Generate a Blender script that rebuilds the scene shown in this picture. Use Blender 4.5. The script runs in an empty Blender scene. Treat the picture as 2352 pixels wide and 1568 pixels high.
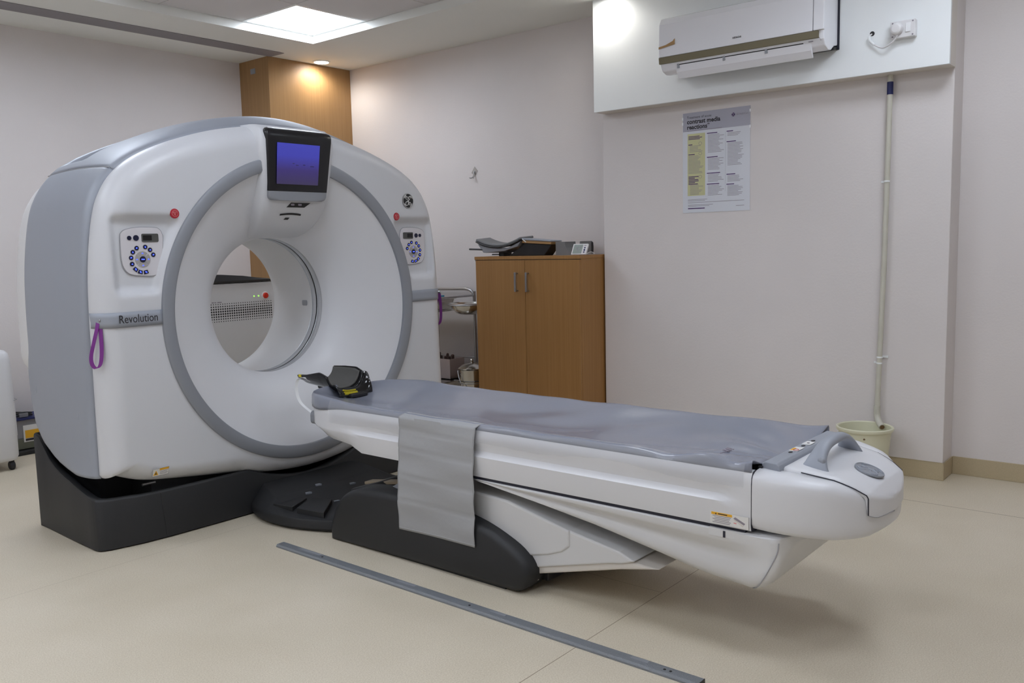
import bpy, bmesh, math, random
from mathutils import Vector, Matrix
random.seed(7)
S = bpy.context.scene
COL = S.collection
PI = math.pi
sin, cos, sqrt, exp = math.sin, math.cos, math.sqrt, math.exp

# ------------------------------------------------------------------ camera
F, PITCH, ROLL, YAW, CAMH = 2003.61, .109632, -.0239120, .8783815, 1.27
fw = Vector((sin(YAW)*cos(PITCH), cos(YAW)*cos(PITCH), -sin(PITCH)))
r0 = Vector((cos(YAW), -sin(YAW), 0)); u0 = r0.cross(fw)
cr = cos(ROLL)*r0 + sin(ROLL)*u0; cu = -sin(ROLL)*r0 + cos(ROLL)*u0
cam = bpy.data.cameras.new('camera'); co = bpy.data.objects.new('camera', cam); COL.objects.link(co)
M = Matrix.Identity(4)
for i in range(3):
    M[i][0], M[i][1], M[i][2] = cr[i], cu[i], -fw[i]
M[2][3] = CAMH
co.matrix_world = M
cam.sensor_width = 36; cam.sensor_fit = 'HORIZONTAL'; cam.lens = F*36/2352
cam.clip_start = .02; cam.clip_end = 60
S.camera = co
S.view_settings.view_transform = 'Standard'; S.view_settings.look = 'None'
S.view_settings.gamma = 1; S.view_settings.use_curve_mapping = False
S.view_settings.exposure = 0.67

# ------------------------------------------------------------------ materials
def sset(n, k, v):
    if k in n.inputs: n.inputs[k].default_value = v
def mat(name, col, rough=.5, metal=0, spec=.5, bump=0, bscale=60, var=0, vscale=8, emit=None, estr=0, coat=0, trans=0, alpha=1):
    m = bpy.data.materials.new(name); m.use_nodes = True
    nt = m.node_tree; b = nt.nodes['Principled BSDF']; L = nt.links.new
    c = (*col, 1)
    sset(b, 'Base Color', c); sset(b, 'Roughness', rough); sset(b, 'Metallic', metal)
    sset(b, 'Specular IOR Level', spec); sset(b, 'Coat Weight', coat); sset(b, 'Transmission Weight', trans); sset(b, 'Alpha', alpha)
    if emit: sset(b, 'Emission Color', (*emit, 1)); sset(b, 'Emission Strength', estr)
    g = None
    if bump or var:
        g = nt.nodes.new('ShaderNodeNewGeometry')
    if var:
        n = nt.nodes.new('ShaderNodeTexNoise'); n.inputs['Scale'].default_value = vscale; n.inputs['Detail'].default_value = 5
        L(g.outputs['Position'], n.inputs['Vector'])
        r = nt.nodes.new('ShaderNodeValToRGB'); r.color_ramp.elements[0].position = .3; r.color_ramp.elements[1].position = .7
        r.color_ramp.elements[0].color = (*[x*(1-var) for x in col], 1); r.color_ramp.elements[1].color = (*[min(1, x*(1+var)) for x in col], 1)
        L(n.outputs['Fac'], r.inputs['Fac']); L(r.outputs['Color'], b.inputs['Base Color'])
    if bump:
        n = nt.nodes.new('ShaderNodeTexNoise'); n.inputs['Scale'].default_value = bscale; n.inputs['Detail'].default_value = 4
        L(g.outputs['Position'], n.inputs['Vector'])
        bp = nt.nodes.new('ShaderNodeBump'); bp.inputs['Strength'].default_value = bump; bp.inputs['Distance'].default_value = .01
        L(n.outputs['Fac'], bp.inputs['Height']); L(bp.outputs['Normal'], b.inputs['Normal'])
    return m

def wood_mat(name, c1, c2, rough=.42):
    m = bpy.data.materials.new(name); m.use_nodes = True
    nt = m.node_tree; b = nt.nodes['Principled BSDF']; L = nt.links.new
    g = nt.nodes.new('ShaderNodeNewGeometry'); mp = nt.nodes.new('ShaderNodeMapping'); mp.inputs['Scale'].default_value = (70, 70, 1.6)
    L(g.outputs['Position'], mp.inputs['Vector'])
    n = nt.nodes.new('ShaderNodeTexNoise'); n.inputs['Scale'].default_value = 1; n.inputs['Detail'].default_value = 6; n.inputs['Roughness'].default_value = .6
    L(mp.outputs['Vector'], n.inputs['Vector'])
    r = nt.nodes.new('ShaderNodeValToRGB'); r.color_ramp.elements[0].position = .3; r.color_ramp.elements[1].position = .72
    r.color_ramp.elements[0].color = (*c1, 1); r.color_ramp.elements[1].color = (*c2, 1)
    L(n.outputs['Fac'], r.inputs['Fac']); L(r.outputs['Color'], b.inputs['Base Color'])
    sset(b, 'Roughness', rough); sset(b, 'Specular IOR Level', .35)
    return m

def floor_mat():
    m = bpy.data.materials.new('speckled_vinyl'); m.use_nodes = True
    nt = m.node_tree; b = nt.nodes['Principled BSDF']; L = nt.links.new
    g = nt.nodes.new('ShaderNodeNewGeometry')
    def noise(s, d, lo, hi, c0, c1):
        n = nt.nodes.new('ShaderNodeTexNoise'); n.inputs['Scale'].default_value = s; n.inputs['Detail'].default_value = d
        L(g.outputs['Position'], n.inputs['Vector'])
        r = nt.nodes.new('ShaderNodeValToRGB'); r.color_ramp.elements[0].position = lo; r.color_ramp.elements[1].position = hi
        r.color_ramp.elements[0].color = (*c0, 1); r.color_ramp.elements[1].color = (*c1, 1)
        L(n.outputs['Fac'], r.inputs['Fac']); return r
    a = noise(230, 3, .32, .68, (.58, .51, .395), (.72, .655, .535))
    c = noise(2.2, 4, .3, .75, (.90, .89, .86), (1, 1, 1))
    d = noise(420, 1, .68, .72, (1, 1, 1), (.62, .55, .45))
    def mul(x, y, f=1):
        k = nt.nodes.new('ShaderNodeMix'); k.data_type = 'RGBA'; k.blend_type = 'MULTIPLY'; k.inputs[0].default_value = f
        L(x, k.inputs[6]); L(y, k.inputs[7]); return k.outputs[2]
    colr = mul(mul(a.outputs['Color'], c.outputs['Color']), d.outputs['Color'])
    # welded seams of the vinyl sheets
    sx = nt.nodes.new('ShaderNodeSeparateXYZ'); L(g.outputs['Position'], sx.inputs[0])
    def line(axis, pos, w):
        s = nt.nodes.new('ShaderNodeMath'); s.operation = 'SUBTRACT'; L(sx.outputs[axis], s.inputs[0]); s.inputs[1].default_value = pos
        ab = nt.nodes.new('ShaderNodeMath'); ab.operation = 'ABSOLUTE'; L(s.outputs[0], ab.inputs[0])
        lt = nt.nodes.new('ShaderNodeMath'); lt.operation = 'LESS_THAN'; L(ab.outputs[0], lt.inputs[0]); lt.inputs[1].default_value = w
        return lt.outputs[0]
    acc = None
    gy = nt.nodes.new('ShaderNodeMath'); gy.operation = 'GREATER_THAN'; L(sx.outputs[1], gy.inputs[0]); gy.inputs[1].default_value = 1.549
    for ax, p, w in ((0, 4.376, .0022), (1, 1.549, .0013), (0, 2.69, .0008), (1, 3.49, .0005)):
        l = line(ax, p, w)
        if p == 2.69:
            ml = nt.nodes.new('ShaderNodeMath'); ml.operation = 'MULTIPLY'; L(l, ml.inputs[0]); L(gy.outputs[0], ml.inputs[1]); l = ml.outputs[0]
        if acc is None: acc = l
        else:
            mx = nt.nodes.new('ShaderNodeMath'); mx.operation = 'MAXIMUM'; L(acc, mx.inputs[0]); L(l, mx.inputs[1]); acc = mx.outputs[0]
    k = nt.nodes.new('ShaderNodeMix'); k.data_type = 'RGBA'; L(acc, k.inputs[0]); L(colr, k.inputs[6]); k.inputs[7].default_value = (.20, .15, .10, 1)
    L(k.outputs[2], b.inputs['Base Color'])
    sset(b, 'Roughness', .38); sset(b, 'Specular IOR Level', .35)
    return m

MT = dict(
    wall=mat('wall_paint', (.715, .675, .665), .6, bump=.08, bscale=90, var=.025, vscale=1.6, spec=.3),
    ceil=mat('ceiling_paint', (.82, .83, .79), .75, spec=.2),
    tile=mat('ceiling_tile', (.70, .68, .68), .85, bump=.15, bscale=300, spec=.15),
    gap=mat('shadow_gap', (.03, .03, .035), .8),
    floor=floor_mat(),
    base=mat('baseboard_vinyl', (.47, .39, .255), .4, var=.06, vscale=200),
    lam=mat('white_laminate', (.86, .89, .90), .35),
    lamedge=mat('laminate_edge', (.66, .62, .57), .5),
    wood2=wood_mat('beech_panel', (.325, .185, .078), (.385, .225, .098)),
    wood=wood_mat('beech_laminate', (.315, .158, .052), (.37, .193, .067)),
    white=mat('white_plastic', (.70, .705, .73), .36, spec=.5),
    gwhite=mat('gantry_white', (.62, .628, .655), .38, spec=.5),
    chrome=mat('pale_metal_paint', (.62, .62, .62), .35),
    white2=mat('white_cover', (.665, .665, .67), .42),
    silver=mat('silver_paint', (.315, .338, .385), .48, metal=.1),
    silver2=mat('silver_paint_dark', (.285, .30, .33), .40, metal=.2),
    dark=mat('charcoal_plastic', (.0215, .022, .0235), .5, spec=.4, bump=.05, bscale=500),
    dark2=mat('charcoal_deep', (.02, .02, .022), .6),
    black=mat('black_gloss', (.006, .006, .007), .12),
    bezel=mat('bezel_black', (.007, .007, .009), .30),
    blackm=mat('black_matte', (.012, .012, .014), .45),
    seam=mat('seam_line', (.016, .016, .03), .6),
    grseam=mat('fine_seam', (.33, .33, .35), .6),
    metal=mat('steel', (.62, .61, .58), .18, metal=1),
    brushed=mat('brushed_metal', (.42, .42, .43), .38, metal=1),
    alu=mat('aluminium', (.27, .29, .315), .40, metal=.6, bump=.5, bscale=350),
    mylar=mat('mylar_ring', (.50, .52, .55), .22, metal=.35),
    vinyl=mat('grey_vinyl', (.235, .25, .305), .26, spec=.5, coat=.25, bump=.05, bscale=40),
    cloth=mat('grey_cloth', (.36, .365, .375), .55, bump=.12, bscale=30),
    foam=mat('grey_foam', (.20, .20, .205), .9, bump=.2, bscale=400),
    pad=mat('dark_pad', (.10, .098, .092), .8),
    yellow=mat('yellow_mark', (.72, .60, .03), .6),
    orange=mat('label_orange', (.80, .42, .02), .6),
    paper=mat('label_paper', (.74, .73, .71), .6),
    ink=mat('ink', (.03, .025, .03), .7),
    greyink=mat('grey_ink', (.27, .24, .28), .7),
    red=mat('red_button', (.42, .015, .03), .35),
    redl=mat('red_symbol', (.72, .30, .30), .5),
    redp=mat('red_knob', (.60, .03, .015), .35),
    purple=mat('purple_strap', (.17, .018, .21), .55),
    key=mat('navy_key', (.006, .008, .035), .3),
    glow=mat('blue_key_light', (.02, .03, .4), .5, emit=(.07, .12, 1.0), estr=1.1),
    keypad=mat('keypad_face', (.64, .62, .645), .5),
    greykey=mat('grey_key', (.36, .345, .34), .5),
    lcdframe=mat('display_frame', (.075, .075, .07), .4),
    blue=mat('tape_blue', (.012, .018, .10), .5),
    cyan=mat('cyan_box', (.02, .25, .42), .5),
    pvc=mat('pvc_pipe', (.56, .545, .47), .45, var=.05, vscale=12),
    pvcin=mat('pipe_inside', (.16, .09, .04), .7),
    bucket=mat('cream_plastic', (.70, .69, .52), .4),
    acw=mat('ac_white', (.84, .845, .89), .25),
    acstrip=mat('ac_strip', (.175, .15, .085), .35),
    tape=mat('brown_tape', (.40, .24, .10), .6),
    phead=mat('poster_header', (.40, .40, .475), .35),
    poster=mat('poster_paper', (.68, .70, .755), .3),
    pyel=mat('poster_yellow', (.58, .57, .32), .35),
    pviolet=mat('poster_violet', (.07, .02, .13), .5),
    box=mat('carton', (.50, .42, .40), .8),
    boxd=mat('carton_content', (.10, .06, .05), .8),
    green=mat('battery_green', (.14, .145, .105), .6),
    greyb=mat('battery_grey', (.24, .235, .25), .6),
    lcd=mat('lcd_panel', (.26, .31, .28), .3),
    led=mat('green_led', (.2, .5, .05), .4, emit=(.35, .9, .1), estr=.8),
    beige=mat('beige_bar', (.36, .29, .20), .5),
    plug=mat('plug_white', (.74, .73, .74), .35),
    frost=mat('switch_white', (.85, .86, .88), .3),
    lampglow=mat('lamp_diffuser', (.9, .9, .9), .5, emit=(.865, .94, 1.065), estr=9.0),
    bulb=mat('downlight_diffuser', (.9, .9, .9), .5, emit=(1.0, .97, .92), estr=22),
    slot=mat('slot_grey', (.255, .24, .25), .6),
)
def screen_mat():
    m = bpy.data.materials.new('lit_screen'); m.use_nodes = True
    nt = m.node_tree; b = nt.nodes['Principled BSDF']; L = nt.links.new
    tc = nt.nodes.new('ShaderNodeTexCoord'); sx = nt.nodes.new('ShaderNodeSeparateXYZ'); L(tc.outputs['Generated'], sx.inputs[0])
    r = nt.nodes.new('ShaderNodeValToRGB'); e = r.color_ramp.elements
    e[0].position = 0; e[0].color = (.034, .025, .075, 1); e[1].position = 1; e[1].color = (.042, .047, .40, 1)
    k = e.new(.35); k.color = (.036, .022, .14, 1); k = e.new(.7); k.color = (.042, .044, .37, 1)
    L(sx.outputs[2], r.inputs['Fac']); L(r.outputs['Color'], b.inputs['Emission Color']); sset(b, 'Emission Strength', .62)
    sset(b, 'Base Color', (.01, .01, .02, 1)); sset(b, 'Roughness', .25)
    return m
MT['screen'] = screen_mat()
def clear_mat():
    m = bpy.data.materials.new('clear_film'); m.use_nodes = True
    nt = m.node_tree; L = nt.links.new; out = nt.nodes['Material Output']; b = nt.nodes['Principled BSDF']
    sset(b, 'Base Color', (.55, .56, .60, 1)); sset(b, 'Roughness', .18)
    t = nt.nodes.new('ShaderNodeBsdfTransparent'); mx = nt.nodes.new('ShaderNodeMixShader'); mx.inputs[0].default_value = .22
    L(t.outputs[0], mx.inputs[1]); L(b.outputs[0], mx.inputs[2]); L(mx.outputs[0], out.inputs['Surface'])
    return m
MT['film'] = clear_mat()

# ------------------------------------------------------------------ mesh builder
class MB:
    def __init__(s): s.v = []; s.f = []; s.m = []; s.sm = []
    def add(s, vs, fs, mi=0, smooth=False):
        o = len(s.v); s.v += [tuple(v) for v in vs]
        for f in fs: s.f.append([o+i for i in f]); s.m.append(mi); s.sm.append(smooth)
        return s
    def box(s, x0, x1, y0, y1, z0, z1, mi=0):
        v = [(x, y, z) for z in (z0, z1) for y in (y0, y1) for x in (x0, x1)]
        return s.add(v, [(0, 2, 3, 1), (4, 5, 7, 6), (0, 1, 5, 4), (2, 6, 7, 3), (0, 4, 6, 2), (1, 3, 7, 5)], mi)
    def grid(s, fn, nu, nv, mi=0, smooth=True, wrap=False):
        v = [fn(i/nu, j/nv) for j in range(nv+1) for i in range(nu if wrap else nu+1)]
        w = nu if wrap else nu+1
        f = [(j*w+i, j*w+(i+1) % w, (j+1)*w+(i+1) % w, (j+1)*w+i) for j in range(nv) for i in range(nu)]
        return s.add(v, f, mi, smooth)
    def loft(s, rings, mi=0, smooth=False, closed=True, cap=True):
        n = len(rings[0]); v = [p for r in rings for p in r]; f = []
        for j in range(len(rings)-1):
            for i in range(n if closed else n-1):
                f.append((j*n+i, j*n+(i+1) % n, (j+1)*n+(i+1) % n, (j+1)*n+i))
        s.add(v, f, mi, smooth)
        if cap: s.add(rings[0], [tuple(range(n))[::-1]], mi); s.add(rings[-1], [tuple(range(n))], mi)
        return s
    def prism(s, poly, axis, a0, a1, mi=0, smooth=False):
        def P(p, a): return {0: (a, p[0], p[1]), 1: (p[0], a, p[1]), 2: (p[0], p[1], a)}[axis]
        return s.loft([[P(p, a0) for p in poly], [P(p, a1) for p in poly]], mi, smooth)
    def tube(s, pts, r, n=10, mi=0, cap=True, rs=None):
        pts = [Vector(p) for p in pts]; rings = []; up = None
        for i, p in enumerate(pts):
            t = (pts[min(i+1, len(pts)-1)]-pts[max(i-1, 0)]).normalized()
            if up is None:
                up = Vector((0, 0, 1)) if abs(t.z) < .9 else Vector((1, 0, 0))
            a = (up - t*up.dot(t)).normalized(); b = t.cross(a); up = a
            q = rs[i] if rs else r
            rings.append([p + q*(a*cos(2*PI*k/n)+b*sin(2*PI*k/n)) for k in range(n)])
        return s.loft(rings, mi, True, True, cap)
    def strap(s, pts, w, t, side, mi=0):
        side = Vector(side).normalized(); pts = [Vector(p) for p in pts]; rings = []
        for i, p in enumerate(pts):
            tg = (pts[min(i+1, len(pts)-1)]-pts[max(i-1, 0)]).normalized()
            nn = tg.cross(side).normalized()
            rings.append([p+side*w/2+nn*t/2, p-side*w/2+nn*t/2, p-side*w/2-nn*t/2, p+side*w/2-nn*t/2])
        return s.loft(rings, mi)
    def lathe(s, prof, c, axis=2, n=48, mi=0, smooth=True, a0=0, a1=2*PI, cap=False):
        full = abs(a1-a0-2*PI) < 1e-6; k = n if full else n+1
        def P(r, h, a):
            if axis == 2: return (c[0]+r*cos(a), c[1]+r*sin(a), c[2]+h)
            if axis == 1: return (c[0]+r*cos(a), c[1]+h, c[2]+r*sin(a))
            return (c[0]+h, c[1]+r*cos(a), c[2]+r*sin(a))
        v = [P(r, h, a0+(a1-a0)*i/n) for r, h in prof for i in range(k)]
        f = [(j*k+i, j*k+(i+1) % k, (j+1)*k+(i+1) % k, (j+1)*k+i) for j in range(len(prof)-1) for i in range(n)]
        s.add(v, f, mi, smooth)
        if cap:
            s.add(v[:k], [tuple(range(k))], mi); s.add(v[-k:], [tuple(range(k))], mi)
        return s
    def build(s, name, mats, parent=None, bevel=0, seg=2, solid=0, sub=0, label=None, kind=None, angle=None, merge=True):
        me = bpy.data.meshes.new(name); me.from_pydata(s.v, [], s.f)
        if not isinstance(mats, (list, tuple)): mats = [mats]
        for m in mats: me.materials.append(MT[m] if isinstance(m, str) else m)
        me.polygons.foreach_set('material_index', s.m); me.polygons.foreach_set('use_smooth', s.sm)
        bm = bmesh.new(); bm.from_mesh(me)
        if merge: bmesh.ops.remove_doubles(bm, verts=bm.verts, dist=1e-5)
        bmesh.ops.recalc_face_normals(bm, faces=bm.faces)
        bm.to_mesh(me); bm.free(); me.update()
        if any(s.sm): 
            try: me.set_sharp_from_angle(angle=angle or math.radians(38))
            except Exception: pass
        o = bpy.data.objects.new(name, me); COL.objects.link(o)
        if parent is not None: attach(o, parent)
        if solid:
            d = o.modifiers.new('thickness', 'SOLIDIFY'); d.thickness = solid; d.offset = 0
        if bevel:
            d = o.modifiers.new('bevel', 'BEVEL'); d.width = bevel; d.segments = seg; d.limit_method = 'ANGLE'; d.angle_limit = math.radians(35)
            d.harden_normals = False
        if sub:
            d = o.modifiers.new('sub', 'SUBSURF'); d.levels = sub; d.render_levels = sub
        if label: o['label'] = label
        if kind: o['kind'] = kind
        return o
def attach(o, parent):
    o.parent = parent
    loc = Vector((0, 0, 0)); p = parent
    while p is not None:
        loc += p.location; p = p.parent
    if o.type == 'MESH' and not o.get('_l'):
        o.data.transform(Matrix.Translation(-loc))
def tag(o, label, cat, group=None):
    o['label'] = label; o['category'] = cat
    if group: o['group'] = group
    return o
def thing(name, label, cat, loc, group=None):
    o = bpy.data.objects.new(name, None); COL.objects.link(o); o.location = loc; o.empty_display_size = .1
    return tag(o, label, cat, group)
def struct(o):
    o['kind'] = 'structure'; return o
def crom(pts, n=8, closed=False):
    pts = [Vector(p) for p in pts]; N = len(pts); out = []
    for i in range(N if closed else N-1):
        if closed: a, b, c, d = pts[(i-1) % N], pts[i], pts[(i+1) % N], pts[(i+2) % N]
        else: a, b, c, d = pts[max(i-1, 0)], pts[i], pts[i+1], pts[min(i+2, N-1)]
        for k in range(n):
            t = k/n
            out.append(.5*((2*b)+(c-a)*t+(2*a-5*b+4*c-d)*t*t+(3*b-a-3*c+d)*t**3))
    if not closed: out.append(pts[-1])
    return out
def sstep(a, b, x):
    t = max(0, min(1, (x-a)/(b-a))) if a != b else float(x > a)
    return t*t*(3-2*t)
def lerp_tab(tab, x):
    if x <= tab[0][0]: return tab[0][1]
    for (a, b), (c, d) in zip(tab, tab[1:]):
        if x <= c: return b+(d-b)*(x-a)/(c-a)
    return tab[-1][1]
def rrect(w, h, r, n=5):
    out = []
    for cx, cy, a in ((w/2-r, h/2-r, 0), (-w/2+r, h/2-r, PI/2), (-w/2+r, -h/2+r, PI), (w/2-r, -h/2+r, 1.5*PI)):
        for k in range(n+1):
            t = a+PI/2*k/n; out.append((cx+r*cos(t), cy+r*sin(t)))
    return out
# local frames: (right, up, out) so that a flat drawing can be laid on a surface
def frame(o, right, up):
    r = Vector(right).normalized(); u = Vector(up); u = (u-r*u.dot(r)).normalized(); n = r.cross(u)
    o = Vector(o)
    return lambda x, y, z=0: tuple(o+r*x+u*y+n*z)
def plate(mb, fr, poly, z0, z1, mi=0):
    return mb.loft([[fr(x, y, z0) for x, y in poly], [fr(x, y, z1) for x, y in poly]], mi)
def rect(x0, x1, y0, y1): return [(x0, y0), (x1, y0), (x1, y1), (x0, y1)]
def disc(r, n=24, cx=0, cy=0): return [(cx+r*cos(2*PI*k/n), cy+r*sin(2*PI*k/n)) for k in range(n)]
def text(s, size, fr, name, m, parent, depth=.0008, bold=0, sx=1.0):
    c = bpy.data.curves.new('t', 'FONT'); c.body = s; c.size = size; c.extrude = depth/2; c.offset = bold; c.resolution_u = 3
    o = bpy.data.objects.new('t', c); COL.objects.link(o)
    dg = bpy.context.evaluated_depsgraph_get(); me = bpy.data.meshes.new_from_object(o.evaluated_get(dg))
    bpy.data.objects.remove(o); bpy.data.curves.remove(c)
    for v in me.vertices: v.co = fr(v.co.x*sx, v.co.y, v.co.z+depth/2)
    me.name = name; me.materials.clear(); me.materials.append(MT[m])
    q = bpy.data.objects.new(name, me); COL.objects.link(q)
    if parent is not None: attach(q, parent)
    return q

# ------------------------------------------------------------------ room
XR, XP, XS = 5.01, 4.829, 4.70
YB, ZC, ZT = 6.255, 2.775, 2.83
XL, YF = -1.7, -2.0
PY0, PY1 = 1.118, 3.20
struct(MB().box(XL-.1, XR+.1, YF-.1, YB+.1, -.1, 0).build('floor', 'floor'))
struct(MB().box(XL-.1, XR+.1, YB, YB+.1, 0, 2.95).build('wall_back', 'wall'))
struct(MB().box(XR, XR+.1, YF, YB, 0, 2.95).build('wall_right', 'wall'))
struct(MB().box(XP, XR, PY0, PY1, 0, 2.95).build('wall_pier', 'wall', bevel=.004))
struct(MB().box(XL-.1, XL, YF, YB, 0, 2.95).build('wall_left', 'wall'))
struct(MB().box(XL-.1, XR+.1, YF-.1, YF, 0, 2.95).build('wall_front', 'wall'))
# lower ceiling with the raised tiled coffer
CX1, CY1, CX0, CY0 = 4.19, 5.305, -1.21, -1.295
b = MB()
b.box(XL, XR, CY1, YB, ZC, ZC+.17).box(XL, XR, YF, CY0, ZC, ZC+.17).box(CX1, XR, CY0, CY1, ZC, ZC+.17).box(XL, CX0, CY0, CY1, ZC, ZC+.17)
struct(b.build('ceiling', 'ceil'))
b = MB(); nx, ny = 9, 11; PAN = [(8, 10), (5, 10), (5, 6), (8, 3), (5, 2), (2, 9), (2, 6), (2, 3), (0, 8), (0, 4)]  # first panel is in view; rest unseen, leftmost pair added for light from the left
for i in range(nx):
    for j in range(ny):
        if (i, j) in PAN: continue
        b.box(CX0+.6*i+.003, CX0+.6*i+.597, CY0+.6*j+.003, CY0+.6*j+.597, ZT, ZT+.02)
b.box(CX0, CX1, CY0, CY1, ZT+.02, ZT+.03, 1)
struct(b.build('ceiling_tiles', ['tile', 'gap']))
# baseboards
struct(MB().box(XP-.006, XP, PY0-.006, PY1, 0, .094).box(XP-.006, XR, PY0-.006, PY0, 0, .094).build('baseboard_pier', 'base', bevel=.002))
struct(MB().box(XR-.006, XR, YF, PY0-.006, 0, .096).box(XR-.006, XR, PY1, YB, 0, .096).build('baseboard_right', 'base', bevel=.002))
struct(MB().box(XL, XR-.006, YB-.006, YB, 0, .096).build('baseboard_back', 'base', bevel=.002))
# laminate bulkhead that carries the air conditioner
b = MB().box(XS, XS+.02, 1.113, 3.178, 2.093, ZC, 0)
b.box(XS+.02, XP, 1.115, 1.135, 2.093, ZC, 1).box(XS+.02, XP, 3.158, 3.178, 2.093, ZC, 1).box(XS+.02, XP, 1.135, 3.158, 2.093, 2.113, 1)
struct(b.build('trim_1', ['lam', 'lamedge']))
# timber-boxed corner column
struct(MB().box(4.19, XR, 5.87, YB, 0, ZC).build('wall_column', 'wood2', bevel=.002))

# ceiling lamps
def panel_light(i, j, label):
    x0, y0 = CX0+.6*i, CY0+.6*j
    t = thing('ceiling_panel_light', label, 'ceiling light', (x0+.3, y0+.3, ZT), 'recessed square ceiling panels')
    b = MB(); q = .027
    b.box(x0+.002, x0+.598, y0+.002, y0+q, ZT, ZT+.02).box(x0+.002, x0+.598, y0+.6-q, y0+.598, ZT, ZT+.02)
    b.box(x0+.002, x0+q, y0+q, y0+.6-q, ZT, ZT+.02).box(x0+.6-q, x0+.598, y0+q, y0+.6-q, ZT, ZT+.02)
    b.build('frame', 'lam', t)
    MB().box(x0+q, x0+.6-q, y0+q, y0+.6-q, ZT+.004, ZT+.018).build('diffuser', 'lampglow', t)
for k, (i, j) in enumerate(PAN):
    panel_light(i, j, 'bright square panel light recessed in the ceiling above the scanner' if k == 0 else 'unseen square panel light added in the tiled ceiling above the room')
def downlight(x, y, label, power):
    t = thing('downlight', label, 'downlight', (x, y, ZC), 'round recessed downlights')
    MB().lathe([(.070, 0), (.070, -.006), (.058, -.008), (.056, 0)], (x, y, ZC), 2, 40).build('rim', 'lam', t)
    MB().lathe([(.0, -.004), (.056, -.004)], (x, y, ZC), 2, 40).build('lens', 'bulb', t)
    l = bpy.data.lights.new('downlight_beam', 'SPOT'); l.energy = power; l.spot_size = math.radians(168); l.spot_blend = .6; l.shadow_soft_size = .04
    l.color = (1, .95, .87)
    o = bpy.data.objects.new('downlight_beam', l); COL.objects.link(o); o.location = (x, y, ZC-.02)
downlight(4.62, 5.755, 'round downlight glowing in the ceiling just before the timber column', 7)
downlight(4.585, 3.06, 'round downlight in the ceiling close to the white bulkhead', 2.6)

# slot air diffuser let into the ceiling along the back wall
b = MB()
sl = [(XL+.05, 5.69), (4.17, 5.69), (4.22, 5.70), (4.215, 5.862), (4.19, 5.868), (XL+.05, 5.868)]
b.prism(sl, 2, ZC-.004, ZC-.0003)
so = tag(b.build('slot_diffuser', ['slot']), 'long grey slot air diffuser let into the ceiling above the scanner', 'air diffuser')


# ================================================================== CT gantry
GX, GZ, YFACE = 2.712, .980, 3.612
half = [(-1.03, .315), (-1.028, .5), (-1.025, .79), (-1.022, 1.06), (-1.010, 1.25), (-.982, 1.43), (-.945, 1.535), (-.88, 1.625), (-.775, 1.702), (-.605, 1.775), (-.375, 1.842), (-.13, 1.877)]
low = [(-.985, .325), (-.86, .275), (-.66, .243), (-.45, .214), (-.22, .180), (0, .166)]
side_c = crom([(x, z, 0) for x, z in half] + [(-x, z, 0) for x, z in half[::-1]], 8)
low_c = crom([(x, z, 0) for x, z in low] + [(-x, z, 0) for x, z in low[:-1][::-1]], 8)
OUT = [(p.x, p.y) for p in side_c] + [(p.x, p.y) for p in low_c[::-1]]
def ray_dist(poly, th, cz=GZ):
    dx, dz = cos(th), sin(th); best = None
    for k in range(len(poly)):
        ax, az = poly[k]; bx, bz = poly[(k+1) % len(poly)]
        ex, ez = bx-ax, bz-az; az2 = az-cz
        den = dx*ez-dz*ex
        if abs(den) < 1e-9: continue
        t = (ax*ez-az2*ex)/den; s = (ax*dz-az2*dx)/den
        if t > 0 and -1e-6 <= s <= 1+1e-6 and (best is None or t > best): best = t
    return best
NA = 480
DIST = [ray_dist(OUT, 2*PI*k/NA) for k in range(NA)]
def dist_at(th):
    t = (th % (2*PI))/(2*PI)*NA; i = int(t) % NA; f = t-int(t)
    return DIST[i]*(1-f)+DIST[(i+1) % NA]*f
RO, RI = .756, .692
CONX, CONZ = .805, 1.278
def recess(dx, z):
    # scooped pocket around each keypad
    ax, az = abs(dx)-CONX, z-CONZ
    qx = max(0, abs(ax+.008)-.118); qz = max(0, abs(az+.01)-.135)
    d = sqrt(qx*qx+qz*qz)
    m = 1-sstep(0, .045, d)
    rho = sqrt(dx*dx+(z-GZ)**2)
    return .034*m*sstep(RO-.002, RO+.03, rho)
def y_front(dx, z):
    rho = sqrt(dx*dx+(z-GZ)**2); D = dist_at(math.atan2(z-GZ, dx))
    s = D-rho; r = min(.10, .85*(D-RO))
    e = max(0, r-max(s, 0)); depth = .10*(r/.10)
    return YFACE + depth*(1-sqrt(max(0, 1-(e/r)**2))) + recess(dx, z)
def y_soft(dx, z):
    D = dist_at(math.atan2(z-GZ, dx)); s = D-sqrt(dx*dx+(z-GZ)**2)
    e = max(0, .07-max(s, 0)); return .07-sqrt(max(0, .0049-e*e))

G = thing('ct_scanner', 'large white and grey CT scanner gantry with round bore and blue screen', 'scanner', (GX, 4.0, 0))
NR = 44
def fc(u, v):
    th = 2*PI*u; D = dist_at(th); rho = RO-.004+(D-RO+.004)*(1-(1-v)**1.35)
    dx, dz = rho*cos(th), rho*sin(th)
    return (GX+dx, y_front(dx, GZ+dz), GZ+dz)
b = MB().grid(fc, NA, NR, wrap=True)
# return edge of the cover running back to the shell
b.loft([[(GX+(D-q)*cos(2*PI*k/NA), y, GZ+(D-q)*sin(2*PI*k/NA)) for k, D in enumerate(DIST)] for q, y in ((0, 3.712), (.002, 3.718), (.02, 3.722), (.03, 3.74))], 0, True, True, False)
b.build('front_cover', 'gwhite', G, angle=math.radians(60))
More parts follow.
